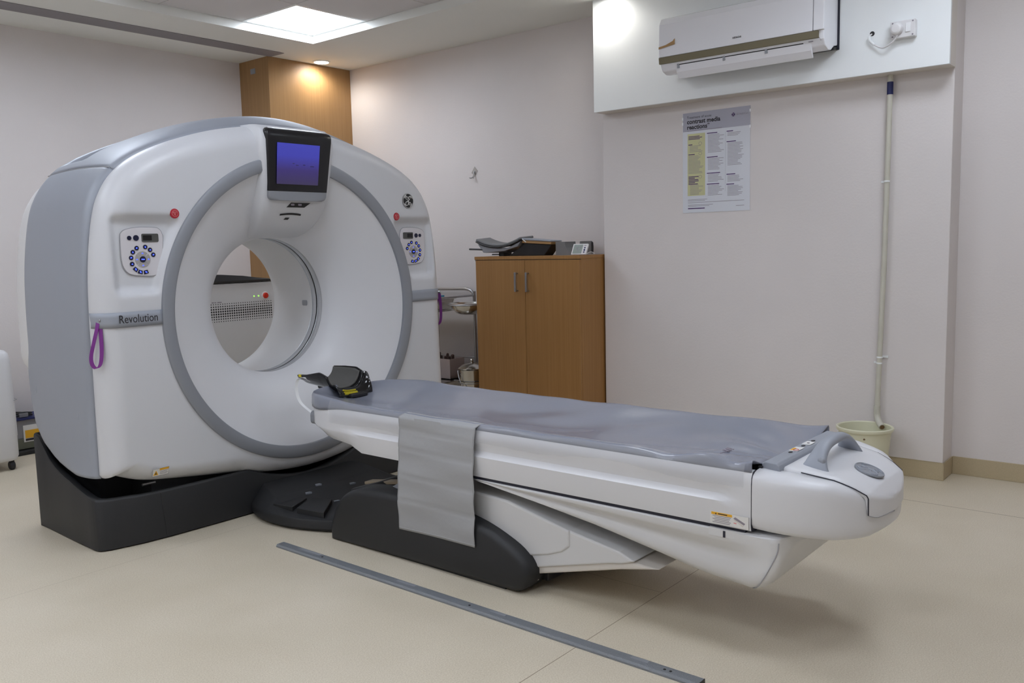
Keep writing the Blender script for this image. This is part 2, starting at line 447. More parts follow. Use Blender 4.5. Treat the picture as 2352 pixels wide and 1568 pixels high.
# grey ring, funnel, bore
def arc_lathe(mb, prof, n=160, a0=0, a1=2*PI, mi=0):
    return mb.lathe([(r, y) for r, y in prof], (GX, 0, GZ), 1, n, mi, True, a0, a1)
gap = math.radians(15)
b = arc_lathe(MB(), [(RO-.006, 3.628), (RO, 3.612), (RO-.003, 3.603), (RO-.012, 3.599), (RI+.012, 3.602), (RI+.002, 3.608), (RI, 3.64)], 170, PI/2+gap, 2.5*PI-gap)
b.build('ring_trim', 'silver2', G)
BZ = .988
def fprof(t):  # funnel: smooth bell from ring to bore
    tab = [(RI+.002, 3.622), (.66, 3.640), (.60, 3.672), (.52, 3.718), (.45, 3.765), (.40, 3.812), (.368, 3.855), (.354, 3.888), (.350, 3.905)]
    return tab
fp = crom([(r, y, 0) for r, y in fprof(0)], 5)
b = MB(); n = 160
b.loft([[(GX+p.x*cos(2*PI*k/n), p.y, (GZ+(BZ-GZ)*sstep(RI, .35, p.x))+p.x*sin(2*PI*k/n)) for k in range(n)] for p in fp], 0, True, True, False)
b.build('funnel', 'white', G, angle=math.radians(80))
def bore(name, m, prof, n=128):
    return MB().lathe(prof, (GX, 0, BZ), 1, n).build(name, m, G, angle=math.radians(50))
bore('bore_ring', 'mylar', [(.350, 3.905), (.353, 3.909), (.353, 3.945), (.350, 3.948)])
bore('bore_gap', 'blackm', [(.350, 3.948), (.362, 3.949), (.362, 3.955), (.350, 3.956)])
bore('bore_ring', 'mylar', [(.350, 3.956), (.353, 3.960), (.353, 3.992), (.350, 3.995)])
bore('bore_liner', 'white2', [(.350, 3.995), (.3475, 4.0), (.3475, 4.22), (.352, 4.30), (.365, 4.37), (.41, 4.43), (.50, 4.475), (.56, 4.485)])
fr = frame((GX+.3465*cos(.02), 4.06, BZ+.3465*sin(.02)), (0, 1, 0), (0, 0, 1))
plate(MB(), frame((GX+.346, 4.055, .975), (0, -1, 0), (0, 0, 1)), rrect(.042, .030, .008), -.002, .003).build('bore_sensor', 'silver2', G)
# fine panel seams above the bore
def rz(r):
    for (r1, y1), (r2, y2) in zip([(p.x, p.y) for p in fp], [(p.x, p.y) for p in fp][1:]):
        if r2 <= r <= r1: return y1+(y2-y1)*(r1-r)/(r1-r2)
    return 3.905
pts = []
for k in range(41):
    a = math.radians(138-92*k/40); r = .400
    pts.append((GX+r*cos(a), rz(r)-.001, BZ-.004+r*sin(a)*1.0+.012*sin(a)))
MB().tube(pts, .0016, 6).build('seam', 'grseam', G)

# silver side bands that carry the lettering
def band(sg, name):
    b = MB(); n = 40
    def fn(u, v):
        z = .964+.064*v
        x0 = sqrt(RO*RO-(z-GZ)**2)-.002; x1 = dist_at(math.atan2(z-GZ, 1))-.0005
        d = x0+(x1-x0)*(1-(1-u)**1.8); return (GX+sg*d, y_front(d, z)-.004, z)
    b.grid(fn, n, 3)
    return b.build(name, 'silver', G, solid=.004)
bl = band(-1, 'name_band'); bl['label'] = 'silver band with dark lettering'
band(1, 'trim_band')
text('Revolution', .050, frame((1.762, YFACE-.0065, .982), (1, 0, 0), (0, 0, 1)), 'lettering', 'ink', bl, sx=.80)

# keypads, stops, emblem, warning plate
def keypad(sg):
    cx = GX+sg*CONX; yy = YFACE+.034
    fr0 = frame((cx, yy-.003, CONZ), (1, 0, 0), (0, 0, 1))
    fr = lambda x, y, z=0: fr0(sg*x*-1, y, z)
    pl = [(-.095, .062), (-.090, .082), (-.070, .095), (-.02, .104), (.055, .104), (.080, .097), (.092, .078), (.095, .05), (.082, -.045), (.072, -.078), (.058, -.094), (.03, -.100), (-.03, -.096), (-.065, -.088), (-.085, -.068), (-.096, -.03)]
    pl = [(p.x*1.0, p.y*1.02) for p in crom([(x, y, 0) for x, y in pl], 5, True)]
    c = plate(MB(), fr, pl, -.002, .004).build('console_panel', 'keypad', G, bevel=.0015)
    rim = MB().tube([fr(x*1.012, y*1.012, .001) for x, y in pl] + [fr(pl[0][0]*1.012, pl[0][1]*1.012, .001)], .0016, 6).build('panel_seam', 'grseam', c)
    d = plate(MB(), fr, rrect(.075, .036, .006), .004, .007); d.v = [(x, y, z) for x, y, z in d.v]
    o = lambda px, py: (lambda x, y, z=0: fr(x+px, y+py, z))
    MB().loft([[o(.035, .062)(x, y, q) for x, y in rrect(.076, .036, .006)] for q in (.0035, .0068)], 0).loft([[o(.022, .062)(x, y, q) for x, y in rrect(.040, .022, .002)] for q in (.0068, .0074)], 1).build('display', ['lcdframe', 'black'], c)
    for px, r in ((-.058, .0095), (-.028, .0125)):
        plate(MB(), o(px, .062), disc(r), .003, .0075).build('dial_button', 'key', c, bevel=.001)
    kx, ky = -.004, -.030
    for a in (145, 118, 92-18, 47, 20, 172, 200):
        p = o(kx+.052*cos(math.radians(a)), ky+.055*sin(math.radians(a)))
        b = MB(); plate(b, p, disc(.0098, 20), .003, .0065, 0)
        g = random.choice([[(-.004, -.003), (.004, -.001), (.003, .003), (-.003, .003)], [(-.002, -.004), (.003, -.003), (.001, .004), (-.003, .002)], [(-.004, -.002), (.004, -.003), (.002, .003), (-.001, .002)]])
        plate(b, p, g, .0065, .007, 1); b.build('key_button', ['key', 'glow'], c)
    for a in (228, 254, 282):
        ca, sa = cos(math.radians(a)), sin(math.radians(a)); px, py = kx+.052*ca, ky+.056*sa
        q = lambda x, y, z=0, px=px, py=py, ca=ca, sa=sa: fr(px+x*-sa+y*ca, py+x*ca+y*sa, z)
        b = MB(); plate(b, q, [(-.0085, -.008), (.0085, -.008), (.011, .008), (-.011, .008)], .003, .0065, 0)
        plate(b, q, [(-.005, -.004), (.003, -.003), (.005, .004), (-.002, .003)], .0065, .007, 1); b.build('key_button', ['key', 'glow'], c)
    for a in range(4):
        b = MB(); a0 = math.radians(a*90+48); a1 = math.radians(a*90+132) if True else 0
        ri, ro = .0165, .0345
        pol = [(ro*cos(a0+(a1-a0)*k/8), ro*sin(a0+(a1-a0)*k/8)) for k in range(9)] + [(ri*cos(a1+(a0-a1)*k/8), ri*sin(a1+(a0-a1)*k/8)) for k in range(9)]
        plate(b, o(kx, ky), pol, .003, .0055, 0); am = (a0+a1)/2
        plate(b, o(kx+.026*cos(am), ky+.026*sin(am)), [(-.005, -.002), (.005, -.002), (.001, .003), (-.001, .003)], .0055, .006, 1); b.build('arrow_key', ['greykey', 'glow'], c)
    b = MB(); plate(b, o(kx, ky), disc(.0135), .003, .007, 0); plate(b, o(kx, ky), [(-.008, -.002), (.007, -.0025), (.008, .002), (-.006, .003)], .007, .0075, 1)
    b.build('centre_key', ['key', 'glow'], c)
    # emergency stop
    ex = GX+sg*.662; f2 = frame((ex, YFACE, 1.445), (1, 0, 0), (0, 0, 1))
    s = MB().lathe([(.0, -.0028), (.017, -.003), (.0205, -.0022), (.022, .001), (.022, .004)], (ex, YFACE, 1.445), 1, 32).build('stop_button', 'red', G)
    bb = MB(); bb.tube([f2(x, y, .0030) for x, y in disc(.0135, 24)]+[f2(.0135, 0, .0030)], .0008, 5)
    bb.tube([f2(-.009, .006, .0030), f2(.009, .006, .0030), f2(0, -.009, .0030), f2(-.009, .006, .0030)], .0011, 5).tube([f2(0, .004, .0030), f2(0, -.006, .0030)], .0012, 5)
    bb.build('stop_symbol', 'redl', s)
keypad(-1); keypad(1)

GL = [(-.02, .18), (-.06, .42), (-.22, .56), (-.38, .46), (-.36, .26), (-.16, .14), (.0, -.02), (.06, -.26), (-.02, -.50), (-.22, -.60), (-.42, -.50), (-.44, -.26), (-.26, -.12), (-.06, -.10), (.06, -.14)]
GE2 = [(.44, .34), (.38, .54), (.20, .56), (.10, .40), (.20, .22), (.34, .22), (.12, .10), (.08, -.10), (.12, -.40), (.28, -.54), (.44, -.44), (.42, -.24), (.26, -.20), (.22, -.34)]
def emblem(fr, r, parent, face, mark, h=.003, name='emblem'):
    e = plate(MB(), fr, disc(r, 48), 0, h).build(name, face, parent, bevel=.0006)
    b = MB(); q = h+.0004
    b.tube([fr(x, y, q) for x, y in disc(r*.95, 48)]+[fr(r*.95, 0, q)], r*.035, 6, cap=False)
    for L in (GL, GE2):
        c = crom([(x*r, y*r, 0) for x, y in L], 5); b.tube([fr(p.x, p.y, q-r*.02) for p in c], r*.045, 6, rs=[r*(.030+.030*abs(sin(k*.13))) for k in range(len(c))])
    for a in (20, 110, 200, 290):
        c = [fr(r*(.84-.10*t/8)*cos(math.radians(a+45*t/8)), r*(.84-.10*t/8)*sin(math.radians(a+45*t/8)), q) for t in range(9)]
        b.tube(c, r*.05, 6, rs=[r*(.07*sin(PI*(t+.6)/9.4)+.008) for t in range(9)])
    b.build('monogram', mark, e); return e
emblem(frame((GX+.752, YFACE-.001, 1.533), (1, 0, 0), (0, 0, 1)), .042, G, 'blackm', 'chrome')
f = frame((1.905, YFACE-.002, .314), (1, 0, 0), (0, 0, 1))
f = frame((1.905, y_front(1.905-GX, .314)-.003, .314), (1, 0, 0), (0, -.35, 1))
w = plate(MB(), f, rect(-.038, .038, -.019, .019), 0, .0015).build('warning_label', 'paper', G)
b = MB(); plate(b, f, rect(-.006, .037, .008, .018), .0015, .002, 0); plate(b, f, [(-.034, -.013), (-.010, -.013), (-.022, .010)], .0015, .002, 0)
plate(b, f, [(-.026, -.009), (-.018, -.009), (-.022, .003)], .002, .0024, 1)
for k in range(4): plate(b, f, rect(-.003, .034-.004*(k % 2), .003-.005*k, .0045-.005*k), .0015, .002, 2)
b.tube([f(x, y, .0016) for x, y in rect(-.0375, .0375, -.0185, .0185)+[(-.0375, -.0185)]], .0007, 4, 1)
b.build('warning_print', ['orange', 'ink', 'greyink'], w)

# monitor hood over the bore
hood = [(1.874, .214, 3.640), (1.85, .214, 3.600), (1.80, .214, 3.580), (1.70, .207, 3.590), (1.60, .199, 3.604), (1.515, .192, 3.624), (1.47, .187, 3.648), (1.43, .178, 3.672), (1.39, .167, 3.712), (1.36, .158, 3.765), (1.342, .150, 3.82), (1.336, .146, 3.875)]
rings = []
for z, w_, y in hood:
    yb = 3.93
    pr = [(-w_-.030, yb), (-w_-.022, y+(yb-y)*.45), (-w_-.010, y+.022), (-w_, y+.006), (-w_+.012, y), (-w_*.5, y-.002), (0, y-.003)]
    pr = pr + [(-x, q) for x, q in pr[:-1][::-1]]
    rings.append([(GX+x, q, z) for x, q in pr])
MB().loft(rings, 0, True, False, False).build('screen_hood', 'gwhite', G, angle=math.radians(70))
def hy(z): return lerp_tab([(z_, y_) for z_, w_, y_ in hood[::-1]], z)
def hw(z): return lerp_tab([(z_, w_) for z_, w_, y_ in hood[::-1]], z)
def pan(z0, z1, dy, w0, w1, nz=24):
    rows = []
    for k in range(nz+1):
        z = z0+(z1-z0)*k/nz; t = (z-1.518)/(1.862-1.518); w_ = .173+(.196-.173)*t
        rc = .026; cut = 0
        if z < z0+rc and w0: cut = rc-sqrt(max(0, rc*rc-(z0+rc-z)**2))
        if z > z1-rc and w1: cut = max(cut, rc-sqrt(max(0, rc*rc-(z-z1+rc)**2)))
        yy = 3.558+(3.603-3.558)*(1-t)+dy + (.05-sqrt(max(0, .0025-max(0, z-1.812)**2)) if z > 1.812 else 0)
        a = w_-cut
        rows.append([(GX-a, yy+.04, z), (GX-a, yy+.006, z), (GX-a+.004, yy+.001, z)] + [(GX-a+.006+(2*a-.012)*i/8, yy-.004*(1-(i/4-1)**2), z) for i in range(9)] + [(GX+a-.004, yy+.001, z), (GX+a, yy+.006, z), (GX+a, yy+.04, z)])
    return MB().loft(rows, 0, True, False, True)
mon = pan(1.560, 1.860, 0, 0, 1).build('screen_bezel', 'bezel', G, angle=math.radians(50))
pan(1.515, 1.559, .001, 1, 0, 10).build('bezel_chin', 'silver2', G, angle=math.radians(50))
fm = frame((GX-.010, 3.5745, 1.690), (1, 0, 0), (0, -.13, 1))
sc = plate(MB(), fm, [(-.128, -.098), (.118, -.098), (.122, .098), (-.130, .098)], 0, .002).build('screen', 'screen', mon)
for x, y, w_ in ((-.04, .002, .012), (-.02, -.006, .016), (.022, -.003, .014), (.066, -.008, .024)): plate(MB(), fm, rect(x, x+w_, y, y+.0025), .002, .0024).build('screen_text', 'ink', mon)
def mark(poly, name, m='blackm'):
    b = MB(); n = len(poly)
    b.loft([[(GX+x, hy(z)-.004-q, z) for x, z in poly] for q in (0, .002)], 0)
    return b.build(name, m, G)
win = mark([(-.052, 1.484), (.055, 1.484), (.085, 1.506), (-.032, 1.506)], 'positioning_window')
for x in (-.022, .022): plate(MB(), frame((GX+x, hy(1.497)-.0075, 1.497), (1, 0, 0), (0, 0, 1)), rrect(.022, .010, .004), 0, .001).build('window_lens', 'greyink', win)
mark([(-.078+.125*k/10, 1.452+.005*sin(PI*k/10)) for k in range(11)] + [(.047-.125*k/10, 1.444+.004*sin(PI*(10-k)/10)) for k in range(11)], 'microphone_slot')
mark([(-.047, 1.424), (-.022, 1.424), (-.016, 1.434), (-.040, 1.434)], 'indicator')

# silver shells and rear cover
def yb_of(z):
    return lerp_tab([(.31, 3.90), (.318, 3.96), (.337, 4.06), (.370, 4.15), (.423, 4.25), (.50, 4.315), (.60, 4.345), (.72, 4.358), (.78, 4.352), (.84, 4.335), (2, 4.335)], z)
seam_i = max(k for k, p in enumerate(side_c) if p.x < 0 and p.y <= 1.640)
def shell_side(sg, name):
    pts = [(side_c[k].x, side_c[k].y) for k in range(0, seam_i+1)]
    b = MB(); rows = []
    for i, (x, z) in enumerate(pts):
        a = pts[max(i-1, 0)]; c = pts[min(i+1, len(pts)-1)]; tx, tz = c[0]-a[0], c[1]-a[1]; l = math.hypot(tx, tz); nx_, nz_ = -tz/l, tx/l
        row = []; y1 = yb_of(z)
        for j in range(25):
            t = j/24; y = 3.716+(y1-3.716)*t
            e = max(0, .05-(y-3.716)); off = .012 - (.020-sqrt(max(0, .0004-(e*.4)**2)))*1.0
            e2 = max(0, .04-(y1-y)); off -= (.020-sqrt(max(0, .0004-(e2*.5)**2)))
            off += .016*sin(PI*t)
            row.append((GX+sg*(-1)*-(x+nx_*off), y, z+nz_*off))
        rows.append(row)
    b.loft(rows, 0, True, False, False)
    # rolled bottom lip
    return b.build(name, 'silver', G, solid=.006, angle=math.radians(60))
pl_ = shell_side(1, 'side_panel'); 
pr_ = shell_side(-1, 'side_panel')
for sg, y, z in ((-1, 3.83, .575), (-1, 4.24, .66)):
    MB().grid(lambda u, v, y=y, z=z, sg=sg: (GX+sg*(1.0405+.012*cos(v*PI/2)), y+.017*sin(v*PI/2)*cos(2*PI*u), z+.028*sin(v*PI/2)*sin(2*PI*u)), 20, 5) .build('fastener_cap', 'silver', pl_)
def top_shell():
    pts = [(side_c[k].x, side_c[k].y) for k in range(seam_i, len(side_c)-seam_i)]
    rows = []
    for i, (x, z) in enumerate(pts):
        a = pts[max(i-1, 0)]; c = pts[min(i+1, len(pts)-1)]; tx, tz = c[0]-a[0], c[1]-a[1]; l = math.hypot(tx, tz); nx_, nz_ = -tz/l, tx/l
        row = []
        for j in range(41):
            t = j/40; y = 3.716+(4.335-3.716)*t
            e = max(0, .05-(y-3.716)); off = .012 - (.020-sqrt(max(0, .0004-(e*.4)**2)))
            e2 = max(0, .04-(4.335-y)); off -= (.020-sqrt(max(0, .0004-(e2*.5)**2)))
            off += .016*sin(PI*t) + .040*exp(-(x/.55)**2)*sstep(3.72, 3.83, y)
            off -= .040*sstep(4.03, 4.07, y)*(1-sstep(4.29, 4.31, y))*sstep(.30, .42, abs(x))*(1-sstep(.78, .83, abs(x)))
            row.append((GX+x+nx_*off, y, z+nz_*off))
        rows.append(row)
    MB().loft(rows, 0, True, False, False).build('top_panel', 'silver', G, solid=.006, angle=math.radians(60))
top_shell()
# thin dark joint between the top and side shells
for sg in (-1, 1):
    x, z = side_c[seam_i].x, side_c[seam_i].y
    MB().tube([(GX-sg*-(x-.012), 3.73+.6*k/12, z+.012+.010*sin(PI*k/12)) if False else (GX+(x-.0125-.013*sin(PI*k/12) if sg < 0 else -x+.0125+.013*sin(PI*k/12)), 3.73+.6*k/12, z+.009+.010*sin(PI*k/12)) for k in range(13)], .0022, 6).build('panel_joint', 'grseam', G)
x0 = .03
MB().tube([(GX+.10, 3.74+.58*k/10, 1.878+.012+.016*sin(PI*k/10)+.040*sstep(3.72, 3.83, 3.74+.58*k/10)) for k in range(11)], .0022, 6).build('panel_joint', 'grseam', G)
rear_out = [(p.x*1.006, p.y*.985) for p in side_c if p.y > .70]
rear_poly = [(-1.016, .745)] + [(-1.032, .80)] + [q for q in rear_out if q[1] > .82] + [(1.032, .80), (1.016, .745), (.80, .60), (.55, .45), (-.55, .45), (-.80, .60)]
RD = [ray_dist(rear_poly, 2*PI*k/240, GZ) for k in range(240)]
b = MB()
b.loft([[(GX+(.56+(RD[k]-q-.56)*v)*cos(2*PI*k/240), y, GZ+(.56+(RD[k]-q-.56)*v)*sin(2*PI*k/240)) for k in range(240)] for v, q, y in ((0, 0, 4.487), (.5, 0, 4.487), (1, .07, 4.485), (1, .03, 4.472), (1, .008, 4.445), (1, 0, 4.41), (1, 0, 4.33), (1, .03, 4.325))], 0, True, True, False)
b.build('rear_cover', 'white2', G, angle=math.radians(60))
# dark carcass seen in the gap under the covers
b = MB(); b.box(GX-.95, GX+.95, 3.90, 4.30, .16, .56).box(GX-.80, GX+.80, 3.72, 3.90, .16, .28)
b.build('inner_frame', 'dark2', G)
MB().tube([(1.86, 3.70, .250), (1.92, 3.70, .250)], .006, 8).build('frame_bolt', 'brushed', G)
# charcoal floor base with hollowed top
def base_top(x, y):
    side = lerp_tab([(3.63, .224), (3.70, .230), (3.774, .241), (3.854, .257), (3.935, .278), (4.02, .294), (4.104, .322), (4.167, .354), (4.225, .405), (4.27, .44), (4.37, .45)], y)
    c = abs(x-GX); z = side if c > .95 else .222+(side-.222)*sstep(.80, 1.0, c)
    if c < .82: z = min(z, .98-sqrt(.838**2-min(c, .82)**2)+.0) if c < .8 else z
    return z
plan = [(1.664, 4.318), (1.656, 4.10), (1.648, 3.9), (1.646, 3.73), (1.650, 3.706), (1.664, 3.690), (1.70, 3.675), (1.82, 3.648), (1.95, 3.636), (2.09, 3.632)] + [(2.15+.06*k, 3.630) for k in range(10)]
plan = plan + [(2*GX-x, y) for x, y in plan[::-1]]
# denser left edge
def dens(p, n=4):
    out = []
    for a, c in zip(p, p[1:]):
        for k in range(n): out.append((a[0]+(c[0]-a[0])*k/n, a[1]+(c[1]-a[1])*k/n))
    out.append(p[-1]); return out
plan = dens(plan)
def inset(p, d):
    x, y = p; sx = (GX-x); 
    return (x + (d if sx > 0 else -d)*min(1, abs(sx)/.5), min(y+d, 4.33))
r_ = [[(x, y, .006) for x, y in plan], [(x, y, base_top(x, y)-.012) for x, y in plan], [(*inset((x, y), .004), base_top(x, y)-.003) for x, y in plan], [(*inset((x, y), .014), base_top(x, y)) for x, y in plan], [(*inset((x, y), .05), base_top(x, y)-.012) for x, y in plan], [(*inset((x, y), .06), .10) for x, y in plan]]
b = MB().loft(r_, 0, True, True, True)
bs = b.build('floor_base', 'dark', G, angle=math.radians(55))
MB().prism([(x*1.0, y) for x, y in [(1.665, 3.715), (2.1, 3.655), (3.32, 3.655), (3.76, 3.715), (3.76, 4.32), (1.665, 4.32)]], 2, 0, .008).build('floor_plinth', 'dark2', G)
MB().tube([(1.929, 3.6375, .012), (1.921, 3.6375, .10), (1.912, 3.640, .212)], .0022, 6).build('base_joint', 'dark2', G)
MB().lathe([(0, 0), (.004, 0), (.004, .003)], (1.6465, 3.80, .072), 0, 12).build('screw_hole', 'dark2', G)

# purple strap loops hung from the gantry bands
def strap_loop(x, y, label, sg):
    t = thing('strap_loop', label, 'strap', (x, y, 1.0), 'purple strap loops on the scanner')
    r = Vector((.64, -.77, 0)); d = Vector((-.77, -.64, 0))
    P = [(-.002, .016, .002), (-.004, .026, -.03), (-.018, .034, -.09), (-.031, .038, -.145), (-.029, .040, -.180), (-.012, .041, -.198), (.006, .040, -.180), (.012, .034, -.13), (.010, .026, -.06), (.004, .015, .0)]
    c = crom([Vector((x, y, .997))+r*a*sg+d*b_+Vector((0, 0, z)) for a, b_, z in P], 6)
    MB().strap(c, .017, .0018, r+Vector((0, 0, .25))).build('webbing', 'purple', t)
    MB().lathe([(0, -.024), (.006, -.024), (.008, -.020), (.006, .03)], (x-.008, y, .997), 1, 16).build('stud', 'brushed', t)
strap_loop(1.716, 3.672, 'purple strap loop hanging beside the lettered silver band', 1)
strap_loop(3.825, 3.745, 'purple strap loop hanging by the steel trolley, half hidden by the scanner', 1)

# ================================================================== patient table
TX = 2.71
T = thing('patient_table', 'low white patient table on charcoal pedestal before the scanner', 'scanner table', (TX, 2.0, 0))
# ---- long body: side profile lofted along y
def body_ring(y, w, ledge, lift, zt=0):
    # w: half width, ledge: strength of the moulded rib, lift: how far the underside is cut up
    zb = .404+lift; e = .034*sstep(3.14, 3.27, y)
    P = [(-w+.03-.0*ledge+lift*.9, zb), (-w+.004+lift*.75, zb+.004), (-w+lift*.45, zb+.022), (-w-.004*ledge, .470+lift*.35), (-w-.006*ledge, .487), (-w+.006*ledge, .497), (-w+.012*ledge, .506), (-w+.008*ledge, .525), (-w, .552), (-w+.003, .570-e*.5), (-w+.012, .586-e), (-w+.028, .590-e), (-w+.045, .572-e), (-w+.08, .535-e*.3)]
    P = P + [(-x, z) for x, z in P[::-1]]
    return [(TX+x, y, z) for x, z in P]
st = [(1.068, .331, 0, 0), (1.10, .332, 0, 0), (1.128, .332, .1, 0), (1.15, .332, .85, 0), (1.19, .332, 1, 0), (2.0, .332, 1, 0), (2.72, .332, 1, 0), (2.82, .332, .9, 0.0), (2.87, .332, .5, .012), (2.91, .331, .15, .022), (2.96, .330, 0, .026), (3.04, .325, 0, .030), (3.10, .315, 0, .036), (3.16, .296, 0, .044), (3.21, .268, 0, .054), (3.25, .228, 0, .064), (3.28, .17, 0, .074), (3.295, .10, 0, .082), (3.30, .04, 0, .09)]
b = MB().loft([body_ring(*q) for q in st], 0, True, True, True)
b.build('table_body', 'white', T, angle=math.radians(42))
# dark joint under the body
MB().box(TX-.322, TX+.322, 1.09, 2.20, .395, .407).build('body_joint', 'seam', T)
# grey bumper at the scanner end
b = MB()
b.loft([[(TX+x, 3.302+q-.25*x*x*3, z) for x, z in rrect(.50, .06, .02)] for q in (-.02, .008)], 0)
b.v = [(x, y, z+.50) for x, y, z in b.v]
b.build('end_bumper', 'silver2', T)
# ---- lower fairing
fz = [(2.205, .392), (2.18, .388), (2.10, .378), (1.94, .350), (1.75, .315), (1.57, .281), (1.40, .248), (1.28, .222), (1.20, .210), (1.14, .206), (1.09, .212), (1.05, .226), (1.02, .246), (.997, .278), (.985, .312), (.972, .348), (.95, .385)]
fwid = [(2.205, .318), (2.16, .327), (2.05, .331), (1.05, .330), (1.01, .326), (.99, .314), (.975, .285), (.965, .25), (.957, .21), (.95, .16)]
rings = []
for k in range(61):
    t = k/60; y = 2.205+(.95-2.205)*t if k < 40 else None
ys = [2.205, 2.19, 2.16, 2.12, 2.05, 1.98, 1.9, 1.82, 1.74, 1.66, 1.58, 1.5, 1.42, 1.36, 1.30, 1.26, 1.22, 1.18, 1.15, 1.12, 1.09, 1.065, 1.04, 1.02, 1.008, .997, .99, .985, .98, .975, .97, .965, .96, .955, .952, .95]
for y in ys:
    zb = lerp_tab(fz[::-1], y); w = lerp_tab(fwid[::-1], y); h = .396-zb
    sc_ = sstep(1.02, 1.16, y)*min(1, h/.10)
    P = [(-w+.004, .396), (-w, .393), (-w, .396-h*.14), (-w+.004*sc_, .396-h*.20), (-w+.026*sc_, .396-h*.34), (-w+.036*sc_, .396-h*.44), (-w+.034*sc_, .396-h*.54), (-w+.026*sc_, .396-h*.66), (-w+.028*sc_, .396-h*.80), (-w+.038*sc_+.008, .396-h*.92), (-w+.052*sc_+.022, .396-h*.985), (-w+.085*sc_+.04, zb)]
    P = P + [(-x, z) for x, z in P[::-1]]
    rings.append([(TX+x, y, z) for x, z in P])
lf = MB().loft(rings, 0, True, True, True).build('lower_fairing', 'white2', T, angle=math.radians(50))
def fair_half(y):
    zb = lerp_tab(fz[::-1], y); w = lerp_tab(fwid[::-1], y); h = .396-zb; q = sstep(1.02, 1.16, y)*min(1, h/.10)
    return [(-w, .396-h*.14), (-w+.004*q, .396-h*.20), (-w+.026*q, .396-h*.34), (-w+.036*q, .396-h*.44), (-w+.034*q, .396-h*.54), (-w+.026*q, .396-h*.66), (-w+.028*q, .396-h*.80), (-w+.038*q+.008, .396-h*.92), (-w+.052*q+.022, .396-h*.985), (-w+.085*q+.04, zb)]
pts = []
for k in range(10):
    y = .990+.125*(k/9)**2.8; x, z = fair_half(y)[k]; pts.append((TX+x-.0008, y-.001, z))
MB().tube(crom(pts, 4), .0016, 6).build('fairing_seam', 'grseam', T)
# ---- end cap (foot end) : stern shaped moulding
def cap_w(y): # half width against y
    t = max(0, min(1, (1.068-y)/.310)); return .331*(1-t**2.35)**(1/2.35)
CY = [1.068-.310*sin(PI/2*k/36) for k in range(37)]
CZT = [(.758, .484), (.766, .500), (.785, .524), (.82, .546), (.866, .565), (.97, .582), (1.068, .590)]
CZS = [(.758, .462), (.779, .490), (.81, .517), (.861, .543), (.95, .558), (1.068, .566)]
def cap_ring(y):
    w = max(cap_w(y), .004); t = (1.068-y)/.310; k = min(1, w/.16)
    zt = lerp_tab(CZT, y); zs = lerp_tab(CZS, y)
    zb = lerp_tab([(0, .410), (.5, .402), (.7, .396), (.9, .396), (1, .412)], t)
    P = [(-w+.035*k, zb), (-w+.012*k, zb+.006), (-w+.003*k, zb+.02), (-w, zb+.045), (-w, zs-.02), (-w+.002*k, zs), (-w+.008*k, zs+(zt-zs)*.45), (-w+.024*k, zs+(zt-zs)*.80), (-w+.055*k, zt-.001), (-w+.085*k, zt-.002), (-w+.13*k, zt-.035)]
    P = P + [(-x, z) for x, z in P[::-1]]
    return [(TX+x, y, z) for x, z in P]
b = MB().loft([cap_ring(y) for y in CY], 0, True, True, True)
b.build('end_cap', 'white', T, angle=math.radians(50))
MB().loft([[(TX+x*q, 1.068+e, .5+(z-.5)*q) for x, y, z in [(p[0]-TX, p[1], p[2]) for p in body_ring(1.068, .331, 0, 0)]] for q, e in ((1.0015, -.0011), (1.0015, .0011))], 0).build('cap_joint', 'seam', T)
# lid on top of the cap, with a front lip
LT = [(.70, .150), (.785, .172), (.82, .187), (.866, .202), (.97, .226), (1.045, .236)]
ZE = [(.752, .488), (.765, .510), (.785, .530), (.82, .551), (.866, .569), (.97, .586), (1.045, .592)]
ZM = [(.752, .496), (.785, .534), (.8365, .556), (.92, .580), (1.0, .590), (1.045, .592)]
def lid_w(y):
    return max(.006, min(lerp_tab(LT, y), cap_w(max(y+.004, .7581))+.004)) if y < .80 else lerp_tab(LT, y)
def lid_ring(y):
    w = lid_w(y); k = min(1, w/.12); ze = lerp_tab(ZE, y); zm = lerp_tab(ZM, y); dep = .014+(.045-.02*sstep(.77, .752, y))*sstep(.792, .782, y)
    P = [(-w, ze-dep), (-w, ze-.009), (-w+.002*k, ze-.003), (-w+.009*k, ze+.001), (-w+.035*k, ze+.001+(zm-ze)*.1)]
    P += [(-w+.035*k+(w-.035*k)*i/6, ze+.001+(zm-ze)*sstep(-.2, 1, i/6)) for i in range(1, 7)]
    P = P + [(-x, z) for x, z in P[:-1][::-1]]
    return [(TX+x, y, z) for x, z in P]
LY = [1.045, 1.02, .99, .96, .93, .90, .87, .85, .83, .815, .80, .794, .790, .786, .782, .777, .772, .767, .763, .760, .757, .755, .7535]
lid = MB().loft([lid_ring(y) for y in LY], 0, True, True, True).build('cap_lid', 'white', T, angle=math.radians(55))
ll = [lid_ring(y)[1] for y in LY if .783 < y < .98]
ll = [(x-.0020, y, z+.0055) for x, y, z in ll]
MB().tube([(2*TX-x, y, z) for x, y, z in ll], .0016, 6).build('lid_reveal', 'seam', T)
c0 = lid_ring(.782)
MB().tube(ll+[(c0[1][0]-.001, .782, c0[1][2]), (c0[0][0]-.0005, .781, c0[0][2])], .0017, 6).build('lid_reveal', 'seam', T)
MB().tube([(lid_ring(y)[0][0]-.001, y-.0005, lid_ring(y)[0][2]-.0005) for y in LY if y < .783], .0010, 5).build('lid_edge', 'grseam', T)

